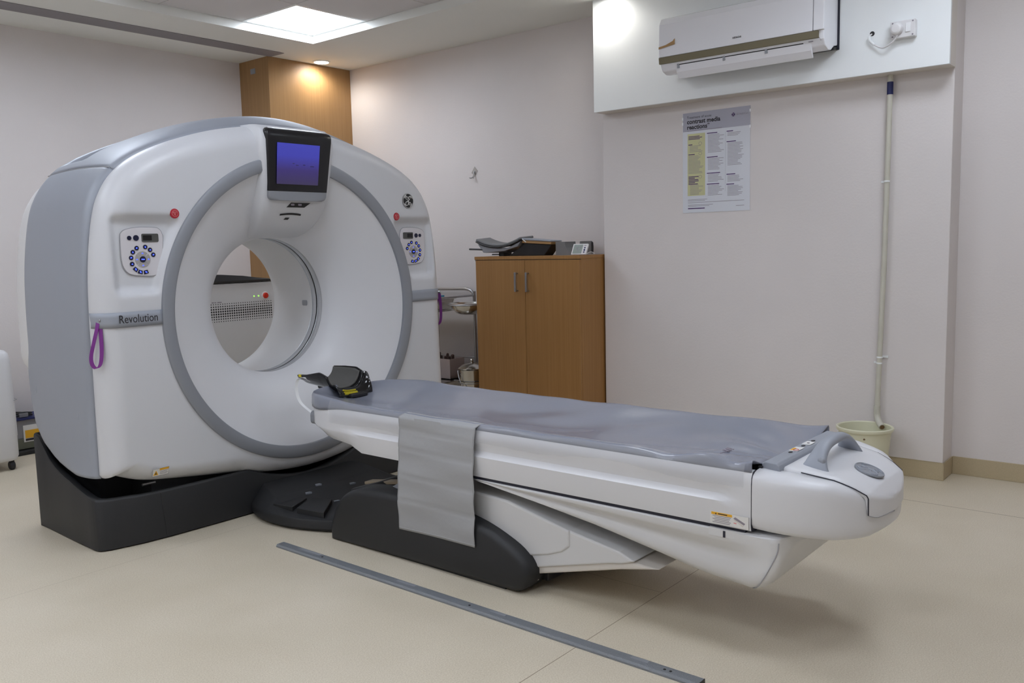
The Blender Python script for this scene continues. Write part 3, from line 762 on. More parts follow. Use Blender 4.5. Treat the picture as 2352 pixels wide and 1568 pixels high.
# handle
hp = crom([(-.156, .940, .566), (-.148, .942, .588), (-.124, .944, .614), (-.075, .944, .636), (0, .943, .643), (.075, .944, .636), (.124, .944, .614), (.148, .942, .588), (.156, .940, .566)], 7)
rings = []
for i, p in enumerate(hp):
    t = i/(len(hp)-1); s = abs(2*t-1); tg = (hp[min(i+1, len(hp)-1)]-hp[max(i-1, 0)]).normalized(); nn = Vector((-tg.z, 0, tg.x))
    wy = .021+.034*s**2.6; th = .0155-.004*s
    rings.append([(TX+p.x+nn.x*th*cos(a)+0, p.y+wy*sin(a)+.010*s**3, p.z+nn.z*th*cos(a)) for a in [2*PI*k/18 for k in range(18)]])
hd = MB().loft(rings, 0, True, True, True).build('handle', 'silver', T, angle=math.radians(60))
MB().lathe([(0, -.006), (.008, -.0055), (.0125, -.002), (.014, .003)], (TX-.147, .930, .600), 0, 20).build('handle_button', 'silver2', hd)
# control bar with stickers
cb = MB().loft([[(TX+x, y, z) for y, z in ((1.068, .580), (1.066, .602), (1.058, .608), (1.022, .606), (1.012, .598), (1.010, .580))] for x in (-.262, -.255, .255, .262)], 0, False).build('control_bar', 'silver', T, bevel=.003)
fr = frame((TX, 1.041, .6075), (1, 0, 0), (0, 1, -.02))
plate(MB(), fr, rect(-.085, -.025, -.014, .014), 0, .0006).build('bar_sticker', 'paper', cb)
b = MB(); plate(b, fr, rect(-.078, -.045, .004, .013), .0006, .001, 0); b.tube([fr(-.070+.011*cos(a), -.004+.008*sin(a), .001) for a in [PI*2*k/12 for k in range(13)]], .0012, 4, 1)
b.build('sticker_print', ['orange', 'red'], cb)
plate(MB(), fr, rect(.02, .07, -.014, .014), 0, .0006).build('bar_sticker', 'paper', cb)
plate(MB(), fr, rect(.040, .048, -.004, .004), .0006, .0012).build('sticker_mark', 'ink', cb)
for x in (-.105, 0, .085): plate(MB(), fr, [(p[0]*1.8+x, p[1]) for p in disc(.006, 14)], 0, .0008).build('indicator_lens', 'blackm', cb)
MB().box(TX-.272, TX-.262, 1.062, 1.074, .580, .594).build('bar_clip', 'blackm', T)
emblem(frame((TX-.003, .833, .5568), (1, -.0, 0), (0, 1, .33)), .045, T, 'silver2', 'silver', .004, 'cap_emblem')
# caution sticker low on the body side
fs = frame((TX-.3335, 1.135, .431), (0, -1, 0), (0, 0, 1))
cs = plate(MB(), fs, rect(-.064, .060, -.018, .019), 0, .001).build('caution_label', 'paper', T)
b = MB(); plate(b, fs, rect(-.060, .008, .010, .018), .001, .0014, 0)
plate(b, fs, [(-.048, .011), (-.042, .011), (-.045, .017)], .0014, .0017, 1)
plate(b, fs, rect(-.038, -.008, .0125, .0155), .0014, .0017, 1)
for k in range(5): plate(b, fs, rect(-.056+.006*(k % 2), .004-.003*(k % 3), .006-.005*k, .0078-.005*k), .001, .0014, 2)
plate(b, fs, [(.012, .008), (.018, .013), (.050, -.002), (.046, -.007)], .001, .0014, 2); plate(b, fs, [(.013, .003), (.016, .006), (.046, -.009), (.042, -.013)], .001, .0014, 3); plate(b, fs, [(.013, -.004), (.022, -.004), (.022, -.008), (.013, -.007)], .001, .0014, 4)
b.build('caution_print', ['orange', 'ink', 'greyink', 'lamedge', 'redl'], cs)
# bracket under the joint at the foot end
br = [(TX-.333*max(0, 1-((1.20-y)/.27)**3)**(1/3) if y < 1.20 else TX-.333, y) for y in [1.205]+[1.20-.27*sin(PI/2*k/16) for k in range(17)]]
br = br+[(2*TX-x, y) for x, y in br[:-1][::-1]]
MB().loft([[(x, y, z) for x, y in br] for z in (.374, .398)], 0, True).build('hinge_bracket', 'white2', T, angle=math.radians(40))
MB().box(TX-.3345, TX-.325, 1.150, 1.157, .374, .394).build('bracket_slot', 'seam', T)
MB().tube([(TX-.262, .985, .372), (TX-.268, .993, .356)], .0035, 6).build('vent_slit', 'greyink', T)

# ---- pedestal: two charcoal side pods
pod = [(3.035, .004), (3.033, .06), (3.005, .125), (2.968, .185), (2.91, .226), (2.84, .250), (2.72, .263), (2.60, .266), (2.48, .264), (2.34, .256), (2.22, .244), (2.12, .222), (2.03, .190), (1.965, .158), (1.925, .120), (1.912, .085), (1.920, .050), (1.94, .022), (1.97, .004)]
def make_pod(sg):
    b = MB(); pc = crom([(y, z, 0) for y, z in pod], 3); ctr = Vector((2.5, .12, 0)); rings = []
    for dx, ins in ((0, .028), (.004, .016), (.012, .006), (.026, 0), (.115, 0), (.130, .006), (.138, .018)):
        R_ = []
        for i, p in enumerate(pc):
            a = pc[max(i-1, 0)]; c = pc[min(i+1, len(pc)-1)]; t = (c-a).normalized(); nn = Vector((-t.y, t.x, 0))
            if nn.dot(ctr-p) < 0: nn = -nn
            q = p+nn*ins; R_.append((TX+sg*(-.352+dx), q.x, max(.004, q.y)))
        rings.append(R_)
    return b.loft(rings, 0, True, True, True).build('pedestal_pod', 'dark', T, angle=math.radians(60))
make_pod(1); make_pod(-1)
b = MB().box(TX-.23, TX+.23, 2.02, 3.03, .004, .10)
b.build('pedestal_floor', 'dark2', T, bevel=.01)
MB().prism([(3.03, .10), (3.03, .195), (2.90, .235), (2.86, .22), (2.86, .10)], 0, TX-.225, TX+.225).build('pedestal_hood', 'dark', T, bevel=.008)
MB().box(TX-.335, TX-.20, 2.03, 3.0, 0, .006).box(TX+.20, TX+.335, 2.03, 3.0, 0, .006).build('pedestal_foot', 'dark2', T)
# scissor arm covers between pedestal and fairing
def arm(poly, x, name, m='white2', t=.04):
    return MB().prism(poly, 0, x, 2*TX-x).build(name, m, T, bevel=.008, seg=3)
arm([(2.46, .29), (2.44, .335), (2.25, .335), (2.05, .325), (1.765, .262), (1.765, .205), (1.80, .178), (1.86, .155), (1.985, .124), (2.2, .12), (2.44, .14)], 2.418, 'arm_cover')
arm([(2.1, .19), (1.77, .262), (1.56, .228), (1.50, .205), (1.555, .186), (1.60, .178), (1.96, .082), (2.1, .08)], 2.424, 'arm_cover')
arm([(2.0, .10), (1.53, .20), (1.41, .195), (1.56, .163), (1.92, .066), (1.98, .066)], 2.432, 'arm_undertray', 'lamedge')
MB().box(2.47, 2.95, 1.90, 2.1, .03, .075).build('pedestal_link', 'blackm', T, bevel=.005)
MB().tube([(2.44, 1.935, .04), (2.44, 1.935, .062), (2.47, 1.93, .066)], .012, 8).build('pivot_cap', 'lamedge', T)
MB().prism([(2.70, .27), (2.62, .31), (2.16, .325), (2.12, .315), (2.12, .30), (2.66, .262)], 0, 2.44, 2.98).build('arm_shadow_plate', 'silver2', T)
# ---- foot platform with pedals between table and scanner
pf = [(2.362, 3.628), (2.334, 3.56), (2.312, 3.47), (2.308, 3.40), (2.318, 3.30), (2.345, 3.20), (2.40, 3.08), (2.46, 3.0)]
pf = [(p.x, p.y) for p in crom([(x, y, 0) for x, y in pf], 4)]
pf = pf + [(2*TX-x, y) for x, y in pf[::-1]]
def pring(ins, z):
    return [(x+(ins if x < TX else -ins), min(y+ins*.2, 3.628), z+.07*sstep(3.25, 3.63, y)*sstep(.0, .06, ins)) for x, y in pf]
b = MB().loft([pring(.014, .004), pring(.010, .014), pring(0, .018), pring(0, .050), pring(.004, .058), pring(.014, .062), pring(.08, .066)], 0, True, True, False)
L_ = pring(.08, .066); n = len(L_)//2
b.add(L_, [(i, i+1, 2*n-2-i, 2*n-1-i) for i in range(n-1)], 0, False)
b.build('foot_platform', 'dark', T, angle=math.radians(28))
def pedal(q):
    MB().loft([[(x, y, z) for x, y in q] for z in (.058, .090)], 0).build('pedal', 'dark', T, bevel=.003)
pedal([(2.352, 3.435), (2.43, 3.475), (2.505, 3.38), (2.372, 3.315)])
pedal([(2.372, 3.285), (2.52, 3.36), (2.56, 3.26), (2.40, 3.12)])
MB().box(2.40, 2.43, 3.50, 3.58, .075, .105).build('pedal_guard', 'silver2', T, bevel=.008)
MB().prism([(3.10, .10), (3.10, .165), (3.02, .175), (3.02, .10)], 0, 2.66, 2.70).build('pedal_guard', 'dark', T, bevel=.006)
for (x, y) in ((2.545, 3.425), (2.60, 3.28), (2.80, 3.40), (2.64, 3.47)):
    z = .066+.07*sstep(3.25, 3.63, y)
    MB().loft([[(x+a*1.5, y+c*1.5, q) for a, c in ((-.010, -.002), (.012, -.006), (.010, .004), (-.004, .008))] for q in (z-.03, z+.0015)], 0).build('platform_marking', 'silver', T)
MB().prism([(3.02, .20), (3.02, .213), (2.70, .262), (2.70, .249)], 0, 2.56, 2.61).build('guide_bar', 'beige', T, bevel=.002)

# ---- mattress
random.seed(3)
def matz(x, y):
    d = (x-TX)/(mat_edge(y)+.001); d = max(-1.05, min(1.05, d)); z = .567+.040*d*d-.006*sstep(2.2, 3.2, y)*(1-d*d)+(.022 if x < TX else .009)*d*d*sstep(2.8, 3.15, y)
    z += .012*sstep(1.5, 1.08, y)*(1-.3*d*d)
    # gathered wrinkles running from the bar clip
    w = sstep(1.9, 1.15, y)
    ang = math.atan2(y-1.0, (x-(TX-.10))); rr = math.hypot(y-1.0, x-(TX-.10))
    z += w*.0095*sin(ang*11+1.5*sin(rr*6))*exp(-((rr-.28)/.26)**2)
    z += .0055*sstep(1.3, 1.8, y)*(1-sstep(2.0, 2.7, y))*sin(14*(y+.9*x))*exp(-((d-.3)/.6)**2)
    z += .0030*sin(9*y+16*x)*sstep(1.1, 1.6, y)*(1-sstep(2.1, 2.5, y))*exp(-((d+.75)/.25)**2)
    z += .0012*sin(23*y-8*x)+.001*sin(31*x+5*y)
    return z
def mat_edge(y):
    # half width and plan rounding at the scanner end
    return lerp_tab([(3.0, .314), (3.04, .316), (3.10, .312), (3.16, .295), (3.21, .269), (3.25, .232), (3.28, .178), (3.298, .115), (3.31, .05)], y)
rows = []
for k in range(121):
    y = 1.072+(3.310-1.072)*(1-(1-k/120)**1.25); w = mat_edge(y)
    row = [(TX-w-.006, y, .584-.02*sstep(2.9, 3.15, y)), (TX-w-.007, y, .592-.012*sstep(2.9, 3.15, y)), (TX-w-.005, y, matz(TX-w, y)-.010), (TX-w, y, matz(TX-w, y)-.003)]
    for i in range(33):
        x = TX-w+.008+(2*w-.016)*i/32; row.append((x, y, matz(x, y)))
    row += [(TX+w, y, matz(TX+w, y)-.003), (TX+w+.005, y, matz(TX+w, y)-.010), (TX+w+.006, y, .591), (TX+w+.004, y, .586)]
    rows.append(row)
b = MB().loft(rows, 0, True, False, False)
end = [(x, y+.006, z-.05) for x, y, z in rows[-1]]; b.add(rows[-1]+end, [(i, i+1, len(end)+i+1, len(end)+i) for i in range(len(end)-1)], 0, True)
mt = b.build('table_mattress', 'vinyl', None, solid=.004, angle=math.radians(70))
tag(mt, 'long grey vinyl mattress lying along the white patient table', 'mattress')
b = MB()
for k, (x, y) in enumerate(((TX-.135, 1.235),)):
    for j in range(7):
        b.tube([(x-.022+.006*j, y-.012+.004*(j % 3), matz(x, y)+.004), (x-.010+.006*j, y+.016-.003*(j % 2), matz(x, y)+.004)], .0014, 5)
    b.tube([(x-.055, y+.004, matz(x, y)+.003), (x-.01, y-.010, matz(x, y)+.004)], .0012, 5)
b.build('ink_mark', 'greyink', mt)
# clear film cover hanging over the near side
def film(u, v):
    y = 1.09+(3.02-1.09)*u; x0 = TX-.30
    if v < .3: t = v/.3; x, z = x0-.030*t, matz(x0, y)+.004-.006*t
    else: t = (v-.3)/.7; x, z = TX-.3375-.001*t, .590-(.055+.015*sin(3*y)+.008*sin(11*y))*t
    return (x, y, z+.0008*sin(60*y))
fm_ = MB().grid(film, 150, 8).build('clear_cover', 'film', mt)

# grey cloth draped over the near edge
def drape(u, v):
    y = 2.565-.410*u; L = v*.57
    if L < .085: x, z = TX-.290-.052*(L/.085), matz(TX-.29, y)+.004+.003*sin(PI*L/.085)-.008*(L/.085)
    else:
        q = (L-.085)/.485; x = TX-.343-.010*sin(PI*q)-.012*q+.004*sin(5*u+6*q)*q+.0025*sum(exp(-((q-c-.03*u)/.012)**2) for c in (.10, .27, .50, .72)); z = .598-.458*q-.006*(1-u)*q
    y += .004*sin(7*v+2)*(.5-u)+.012*(v-.5)*.6
    return (x+.0022*sin(30*v)*sin(4*u+1), y, z)
cl = MB().grid(drape, 40, 60).build('side_cloth', 'cloth', None, solid=.0025, angle=math.radians(80))
tag(cl, 'grey cloth flap draped over the edge of the patient table', 'cloth')
cl2 = MB().tube([drape(u/20, .985) for u in range(21)], .0022, 6).tube([drape(.02, .2+.78*k/20) for k in range(21)], .0016, 6).tube([drape(.98, .2+.78*k/20) for k in range(21)], .0016, 6).build('hem', 'cloth', cl)

# ---- head holder
H = thing('head_holder', 'black curved head holder with grey pad at the table end', 'head holder', (TX, 3.3, .57))
def hh(u, v, off=0, shrink=0):
    # u across from the near rim to the far rim, v away from the table
    a = 2*u-1; y = 3.285+.215*v+.008*a*a
    w = lerp_tab([(0, .112), (.3, .116), (1, .108)], v)*(1-shrink)
    up = lerp_tab([(0, .078), (.25, .092), (.6, .086), (1, .074)], v); zb = lerp_tab([(0, .592), (.3, .598), (1, .610)], v)
    x = TX-.008+w*sin(a*1.4)/sin(1.4); z = zb+up*abs(a)**2.2
    f = sstep(.62, .98, -a)*sstep(.15, .75, v)
    return (x-.006*f, y+.006*f, z-.018*f+off)
MB().grid(hh, 32, 30).build('shell', 'black', H, solid=.010, angle=math.radians(70))
MB().grid(lambda u, v: hh(.10+.86*u, .10+.90*v, .0085, .05), 28, 24).build('pad', 'pad', H, solid=.008, angle=math.radians(70))
def apron(u, v):
    x, y, z = hh(.16+.84*u, 0); t = v
    return (x, y-.055*sin(t*PI/2)-.004, z+.010*sin(PI*min(1, t*1.6))*(1-t)-(z-.575)*(1-cos(t*PI/2)))
MB().grid(apron, 26, 16).build('apron', 'black', H, solid=.007, angle=math.radians(70))
for k in range(3):
    pts = [apron(.17+.30*j/6, .45+.17*k) for j in range(7)]
    MB().strap([(x-.003, y-.005, z+.004) for x, y, z in pts], .008, .003, (0, -.5, 1)).build('yellow_stripe', 'yellow', H)
MB().box(TX-.05, TX+.05, 3.20, 3.30, .566, .586).build('tongue', 'blackm', H, bevel=.006)
MB().box(TX-.02, TX+.06, 3.27, 3.50, .585, .602).build('spine', 'blackm', H, bevel=.006)
q0 = hh(.0, .93); MB().strap([(q0[0]-.006+.001*j, q0[1]-.006*j, q0[2]-.004) for j in range(4)], .012, .004, (0, 0, 1)).build('yellow_tab', 'yellow', H)
sp = crom([(q0[0]+.02, q0[1]-.06, q0[2]-.03), (q0[0]-.010, q0[1]-.045, q0[2]-.010), (q0[0]-.020, q0[1]-.01, q0[2]-.022), (q0[0]-.024, q0[1]+.0, q0[2]-.07), (q0[0]-.02, q0[1]-.02, q0[2]-.13), (q0[0]-.005, q0[1]-.08, q0[2]-.175), (q0[0]+.0, q0[1]-.14, q0[2]-.20), (q0[0]-.005, q0[1]-.165, q0[2]-.235)], 6)
MB().strap(sp, .014, .0016, (.75, -.65, .1)).build('head_strap', 'frost', H)
for u, v in ((.97, .12), (.90, .55)):
    x, y, z = apron(u, v*.6)
    MB().lathe([(0, -.005), (.004, -.004), (.005, .002)], (x-.002, y-.003, z+.003), 1, 12).build('stud', 'frost', H)

# ================================================================== floor channel
CH = thing('floor_channel', 'long embossed aluminium cable channel lying on the floor beside the table', 'metal channel', (2.17, 2.12, 0))
MB().prism([(2.146, 0), (2.146, .006), (2.151, .0125), (2.176, .0130), (2.1865, .0125), (2.1865, 0)], 1, 1.121, 3.13).build('profile', 'alu', CH)
for y0, y1 in ((2.86, 3.00), (2.30, 2.40), (1.86, 1.93), (1.30, 1.36)):
    MB().box(2.167, 2.182, y0, y1, .0126, .0136).build('worn_patch', 'silver2', CH)
for y in (2.84, 2.02, 1.22, 1.24): 
    MB().lathe([(0, .0015), (.004, .0013), (.0045, 0)], (2.166, y, .0128), 2, 12).build('screw', 'blackm', CH)
MB().box(2.1455, 2.187, 1.1195, 1.1215, 0, .0128).build('end_plug', 'blackm', CH)

# ================================================================== cabinet in the recess
CB = thing('cabinet', 'beech two-door cabinet with steel bar handles in the wall recess', 'cabinet', (4.78, 3.66, 0))
CXF, CY_0, CY_1, CZ = 4.56, 3.212, 4.105, 1.197
b = MB().box(CXF+.020, XR-.012, CY_0, CY_1, 0, CZ-.022).build('body', 'wood', CB, bevel=.0015)
MB().box(CXF, XR-.012, CY_0-.001, CY_1+.001, CZ-.022, CZ).build('cabinet_top', 'wood', CB, bevel=.0015)
MB().box(CXF+.001, CXF+.02, CY_1-.004, CY_1, CZ-.034, CZ-.024).build('edge_chip', 'lam', CB)
MB().box(CXF+.004, CXF+.022, CY_0+.001, CY_1-.001, CZ-.0245, CZ-.0215).build('shadow_gap', 'gap', CB)
for y0, y1, hy_ in ((CY_0+.002, 3.657, 3.628), (3.660, CY_1-.008, 3.722)):
    d = MB().box(CXF+.002, CXF+.020, y0, y1, .06, CZ-.026).build('door', 'wood', CB, bevel=.001)
    MB().tube([(CXF+.002, hy_, 1.082), (CXF-.024, hy_, 1.082)], .005, 10).tube([(CXF+.002, hy_, .966), (CXF-.024, hy_, .966)], .005, 10).box(CXF-.030, CXF-.020, hy_-.007, hy_+.007, .960, 1.089).build('handle', 'brushed', d, bevel=.001)

# ---- things on the cabinet
A = thing('curved_positioning_rest', 'black framed positioning rest with curved grey pad on the cabinet', 'positioning rest', (4.78, 3.95, CZ))
def trough(u, v):
    a = 2*u-1; return (4.66+.15*v, 4.175-.40*u, 1.270+.044*a*a+.004*u+.010*v)
MB().grid(trough, 30, 10).build('curved_pad', 'foam', A, solid=.014)
MB().grid(lambda u, v: (trough(u, v)[0]-.006, trough(u, v)[1], trough(u, v)[2]-.013), 30, 8).build('rim', 'blackm', A, solid=.008)
fr_ = [(4.165, 1.283), (4.07, 1.262), (3.97, 1.250), (3.88, 1.256), (3.77, 1.300), (3.80, 1.262), (3.92, 1.232), (4.085, 1.222), (4.115, 1.224)]
MB().prism(fr_, 0, 4.665, 4.80).build('under_frame', 'silver2', A, bevel=.003)
MB().box(4.672, 4.79, 3.90, 4.10, 1.222, 1.246).build('cross_plate', 'blackm', A, bevel=.003)
MB().tube([(4.66, 4.24, 1.250), (4.665, 4.16, 1.247), (4.68, 4.05, 1.240)], .006, 8).build('lever', 'blackm', A)
MB().box(4.70, 4.79, 3.955, 4.0, CZ, 1.224).build('foot', 'blackm', A, bevel=.003)
MB().box(4.69, 4.72, 3.99, 4.055, CZ+.008, CZ+.016).build('clip', 'blackm', A)

Wd = thing('wedge_board', 'black wedge support with pale top and wooden edge on the cabinet', 'wedge support', (4.8, 3.66, CZ))
def wq(y, z): return (y, z)
MB().prism([(3.90, CZ), (3.59, CZ), (3.525, 1.270), (3.755, 1.285)], 0, 4.69, 4.79).build('wedge_body', 'blackm', Wd, bevel=.004)
MB().prism([(3.775, 1.2855), (3.526, 1.2705), (3.520, 1.287), (3.765, 1.303)], 0, 4.68, 4.79).build('wooden_edge', 'tape', Wd, bevel=.002)
MB().prism([(3.770, 1.304), (3.520, 1.288), (3.522, 1.297), (3.772, 1.318)], 0, 4.675, 4.80).build('top_pad', 'silver', Wd, bevel=.003)
MB().tube([(4.676, 3.764, 1.312), (4.676, 3.75, 1.300), (4.678, 3.735, 1.290)], .003, 6).build('edge_clip', 'lam', Wd)

cut = [(3.505, CZ), (3.505, 1.286), (3.452, 1.288)] + [(3.452-.150*(1-cos(PI*k/20*.9))*.56, 1.288-.080*sin(PI*k/20*.9)**.8) for k in range(1, 20)]
cut = [(3.50, CZ), (3.50, 1.286), (3.424, 1.286)]
for k in range(1, 17):
    a = PI*k/17; cut.append((3.364+.060*cos(a), 1.286-.072*sin(a)))
cut += [(3.304, 1.286), (3.296, 1.286), (3.296, CZ)]
fo = MB().prism(cut, 0, 4.70, 4.82).build('foam_cradle', 'foam', None)
tag(fo, 'grey foam block with a half-round hollow on the cabinet', 'foam block')

D = thing('thermometer', 'small white digital thermometer leaning on the cabinet top', 'thermometer', (4.66, 3.27, CZ))
ft = frame((4.645, 3.268, CZ+.0385), (0, -1, .0), (.34, 0, 1))
ft0 = ft
sh = lambda x, y, z=0: ft0(x+.10*y, y, z)
plate(MB(), sh, rrect(.115, .073, .004), -.012, 0).build('case', 'plug', D, bevel=.002)
lc = plate(MB(), sh, [(x-.014, y) for x, y in rrect(.070, .060, .002)], 0, .001).build('display', 'lcd', D)
b = MB()
for k, (x, y, w_, h_) in enumerate(((-.024, -.002, .004, .016), (-.016, -.010, .003, .026), (-.010, .010, .010, .003), (-.006, -.004, .009, .003), (-.008, -.014, .010, .003), (.004, .004, .003, .014), (-.022, -.018, .012, .002), (.010, .014, .006, .004))):
    plate(b, sh, rect(x, x+w_, y, y+h_), .001, .0015)
b.build('display_digits', 'greyink', lc)
for y, r in ((.022, .0), (.009, .005), (-.006, .0062), (-.020, .005)):
    if r: plate(MB(), sh, disc(r, 16, .040, y), 0, .002).build('button', 'blue', D)
plate(MB(), sh, rect(.030, .048, .022, .026), 0, .001).build('print_line', 'greyink', D)
cp = crom([(4.655, 3.225, CZ+.012), (4.65, 3.195, CZ+.006), (4.665, 3.18, CZ+.020), (4.68, 3.205, CZ+.014), (4.67, 3.225, CZ+.006), (4.66, 3.19, CZ+.005), (4.69, 3.165, CZ+.018), (4.71, 3.15, CZ+.012), (4.73, 3.17, CZ+.006), (4.70, 3.215, CZ+.005)], 6)
cp = [Vector((p.x, max(p.y, 3.218-.005) if False else p.y+.05, p.z)) for p in cp]
MB().tube(cp, .0022, 6).build('probe_cable', 'plug', D)
MB().tube([(4.658+.05*k/8, 3.262+.012*sin(k), CZ+.006+.003*sin(2*k)) for k in range(9)], .004, 6).build('probe', 'greyb', D)

pb = MB().loft([[(4.74+x, 3.315+y, z) for x, y in rrect(.06, w_, .018)] for z, w_ in ((CZ, .085), (CZ+.05, .09), (CZ+.080, .085), (CZ+.090, .06))], 0, True).build('black_pouch', 'blackm', None)
tag(pb, 'small black pouch standing behind the white digital thermometer', 'pouch')
pb.location.y = -.0
pb.data.transform(Matrix.Translation((.155, .070, 0)))

# ================================================================== steel trolley and what it holds
TR = thing('steel_trolley', 'stainless steel trolley with tubular frame beside the wooden cabinet', 'trolley', (4.74, 4.76, 0))
tx0, tx1, ty0, ty1 = 4.53, 4.94, 4.46, 5.06
for (x, y) in ((tx0, ty0), (tx1, ty0), (tx0, ty1), (tx1, ty1)):
    MB().tube([(x, y, .07), (x, y, .90 if x < 4.6 else .93)], .0125, 12).build('post', 'brushed', TR)
    w = MB().lathe([(.0, -.012), (.03, -.012), (.034, -.008), (.034, .008), (.03, .012), (0, .012)], (x, y, .034), 0, 20).build('caster', 'dark', TR)
hpts = crom([(tx1, ty0, .80), (tx1, ty0, .87), (tx1, ty0+.02, .925), (tx1, ty0+.08, .945), (tx1, ty0+.2, .945), (tx1, ty1-.1, .935), (tx1, ty1, .90)], 6)
MB().tube(hpts, .0115, 12).build('guard_rail', 'brushed', TR)
MB().tube([(tx0, ty0, .90), (tx1, ty0, .90)], .008, 8).build('push_bar', 'brushed', TR)
MB().box(tx0-.01, tx1+.01, ty0-.01, ty1+.01, .800, .806).box(tx0-.01, tx0-.006, ty0-.01, ty1+.01, .80, .835).build('top_shelf', 'metal', TR, bevel=.002)
MB().tube([(tx0-.012, ty0-.03, .836), (tx0-.012, ty1+.03, .836)], .008, 10).build('top_rail', 'metal', TR)
MB().box(tx0-.01, tx1+.01, ty0-.01, ty1+.01, .270, .276).build('lower_shelf', 'metal', TR, bevel=.002)
MB().tube([(tx0-.012, ty0, .315), (tx0-.012, ty1, .315)], .007, 10).build('lower_rail', 'metal', TR)
MB().tube([(tx1+.0, ty0, .42), (tx1+.0, ty1, .42)], .006, 8).build('rear_rail', 'brushed', TR)
bas = MB().lathe([(.0, 0), (.055, 0), (.085, .012), (.115, .045), (.127, .074), (.138, .077), (.140, .082), (.136, .084), (.125, .079), (.112, .05), (.083, .018), (.0, .006)], (4.70, 4.31, .778), 2, 48).build('steel_basin', 'metal', None)
tag(bas, 'round polished steel basin held out at the end of the trolley', 'basin')
MB().tube([(4.70+.146*cos(2*PI*k/36), 4.31+.146*sin(2*PI*k/36), .850) for k in range(37)], .005, 8).tube([(4.70, 4.455, .850), (4.70, 4.47, .81)], .006, 8).build('basin_ring', 'brushed', TR)
b = MB().loft([[(4.70+x, 4.66+y, z) for x, y in rrect(.20*s_, .30*s_, .03*s_)] for s_, z in ((.80, .808), (.95, .880), (1.06, .884), (1.06, .888), (.94, .886), (.78, .814))], 0)
tray = b.build('instrument_tray', 'metal', None, bevel=.001); tag(tray, 'rectangular polished steel instrument tray on the top trolley shelf', 'tray')
kd = MB().prism([(4.40, .808), (4.62, .808), (4.62, .842), (4.58, .862), (4.44, .862), (4.40, .842)], 0, 4.535, 4.555)
dsh = MB().loft([[(4.70+x, 4.92+y, z) for x, y in rrect(.12*s_, .14*s_, .03)] for s_, z in ((.85, .808), (1, .875), (1.06, .878), (.97, .876), (.82, .814))], 0).build('kidney_dish', 'metal', None)
tag(dsh, 'small steel dish beside the larger tray on the trolley shelf', 'dish')
cy = MB().loft([[(4.70+x, 4.80+y, z) for x, y in rrect(.06, .09, .006)] for z in (.889, .912)], 0).build('blue_packet', 'cyan', None)
cy.data.transform(Matrix.Translation((-.03, -.215, 0)))
tag(cy, 'small bright blue packet lying on the steel tray', 'packet')
cx_ = thing('carton', 'open pale carton with brown contents on the lower trolley shelf', 'carton', (4.78, 4.65, .276))
b = MB(); x0, x1, y0, y1 = 4.70, 4.86, 4.51, 4.80
b.box(x0, x0+.006, y0, y1, .277, .430).box(x1-.006, x1, y0, y1, .277, .430).box(x0+.006, x1-.006, y0, y0+.006, .277, .430).box(x0+.006, x1-.006, y1-.006, y1, .277, .430).box(x0, x1, y0, y1, .277, .283)
b.build('walls', 'box', cx_)
b = MB()
for k in range(26):
    px, py = random.uniform(x0+.02, x1-.02), random.uniform(y0+.02, y1-.02); h = random.uniform(.42, .462)
    b.lathe([(.0, h-.43), (.010, h-.436), (.012, -.10), (0, -.10)], (px, py, .43), 2, 8)
b.build('contents', 'boxd', cx_, kind='stuff')
BK = thing('steel_pail', 'polished steel lidded pail hanging low at the end of the trolley', 'pail', (4.70, 4.28, 0))
cxx, cyy = 4.70, 4.285
MB().lathe([(0, 0), (.072, 0), (.076, .004), (.098, .255), (.104, .262), (.100, .266), (.094, .262), (.07, .01), (0, .008)], (cxx, cyy, .115), 2, 40).build('pail_body', 'metal', BK)
MB().lathe([(.106, .0), (.106, .006), (.098, .012), (.07, .030), (.03, .042), (.012, .046), (.012, .056), (.016, .064), (.010, .070), (0, .070)], (cxx, cyy, .380), 2, 40).build('lid', 'metal', BK)
MB().tube([(cxx+.104*cos(a), cyy+.106*sin(a), .365-.15*sin((a-PI*.75)/1.0*1.0)*(1 if 0 < (a-PI*.75) < PI else 0)) for a in [PI*.75+PI*k/20 for k in range(21)]], .003, 6).build('bail', 'brushed', BK)
MB().tube([(cxx+.105*cos(2*PI*k/36), cyy+.105*sin(2*PI*k/36), .280) for k in range(37)], .004, 6).tube([(4.70, 4.385, .28), (4.70, 4.47, .276)], .005, 6).build('pail_ring', 'brushed', TR)
MB().box(cxx-.05, cxx+.05, cyy-.05, cyy+.05, .0, .116).build('stand', 'blackm', BK)

# ================================================================== wall things
HK = thing('wall_hook', 'small steel diamond-plate hook screwed to the wall above the cabinet', 'hook', (XR, 4.48, 1.83))
fh = frame((XR-.0005, 4.482, 1.832), (0, -1, 0), (0, 0, 1))
plate(MB(), fh, [(0, -.036), (.033, .004), (.002, .038), (-.030, -.006)], 0, .003).build('plate', 'metal', HK)
hk = crom([fh(0, .006, .004), fh(0, -.015, .012), fh(0, -.034, .018), fh(-.010, -.048, .028), fh(-.022, -.045, .036)], 6)
MB().tube(hk, .0042, 8).tube(crom([fh(.002, -.030, .016), fh(.008, -.046, .028), fh(.016, -.050, .038)], 5), .004, 8).build('prong', 'brushed', HK)

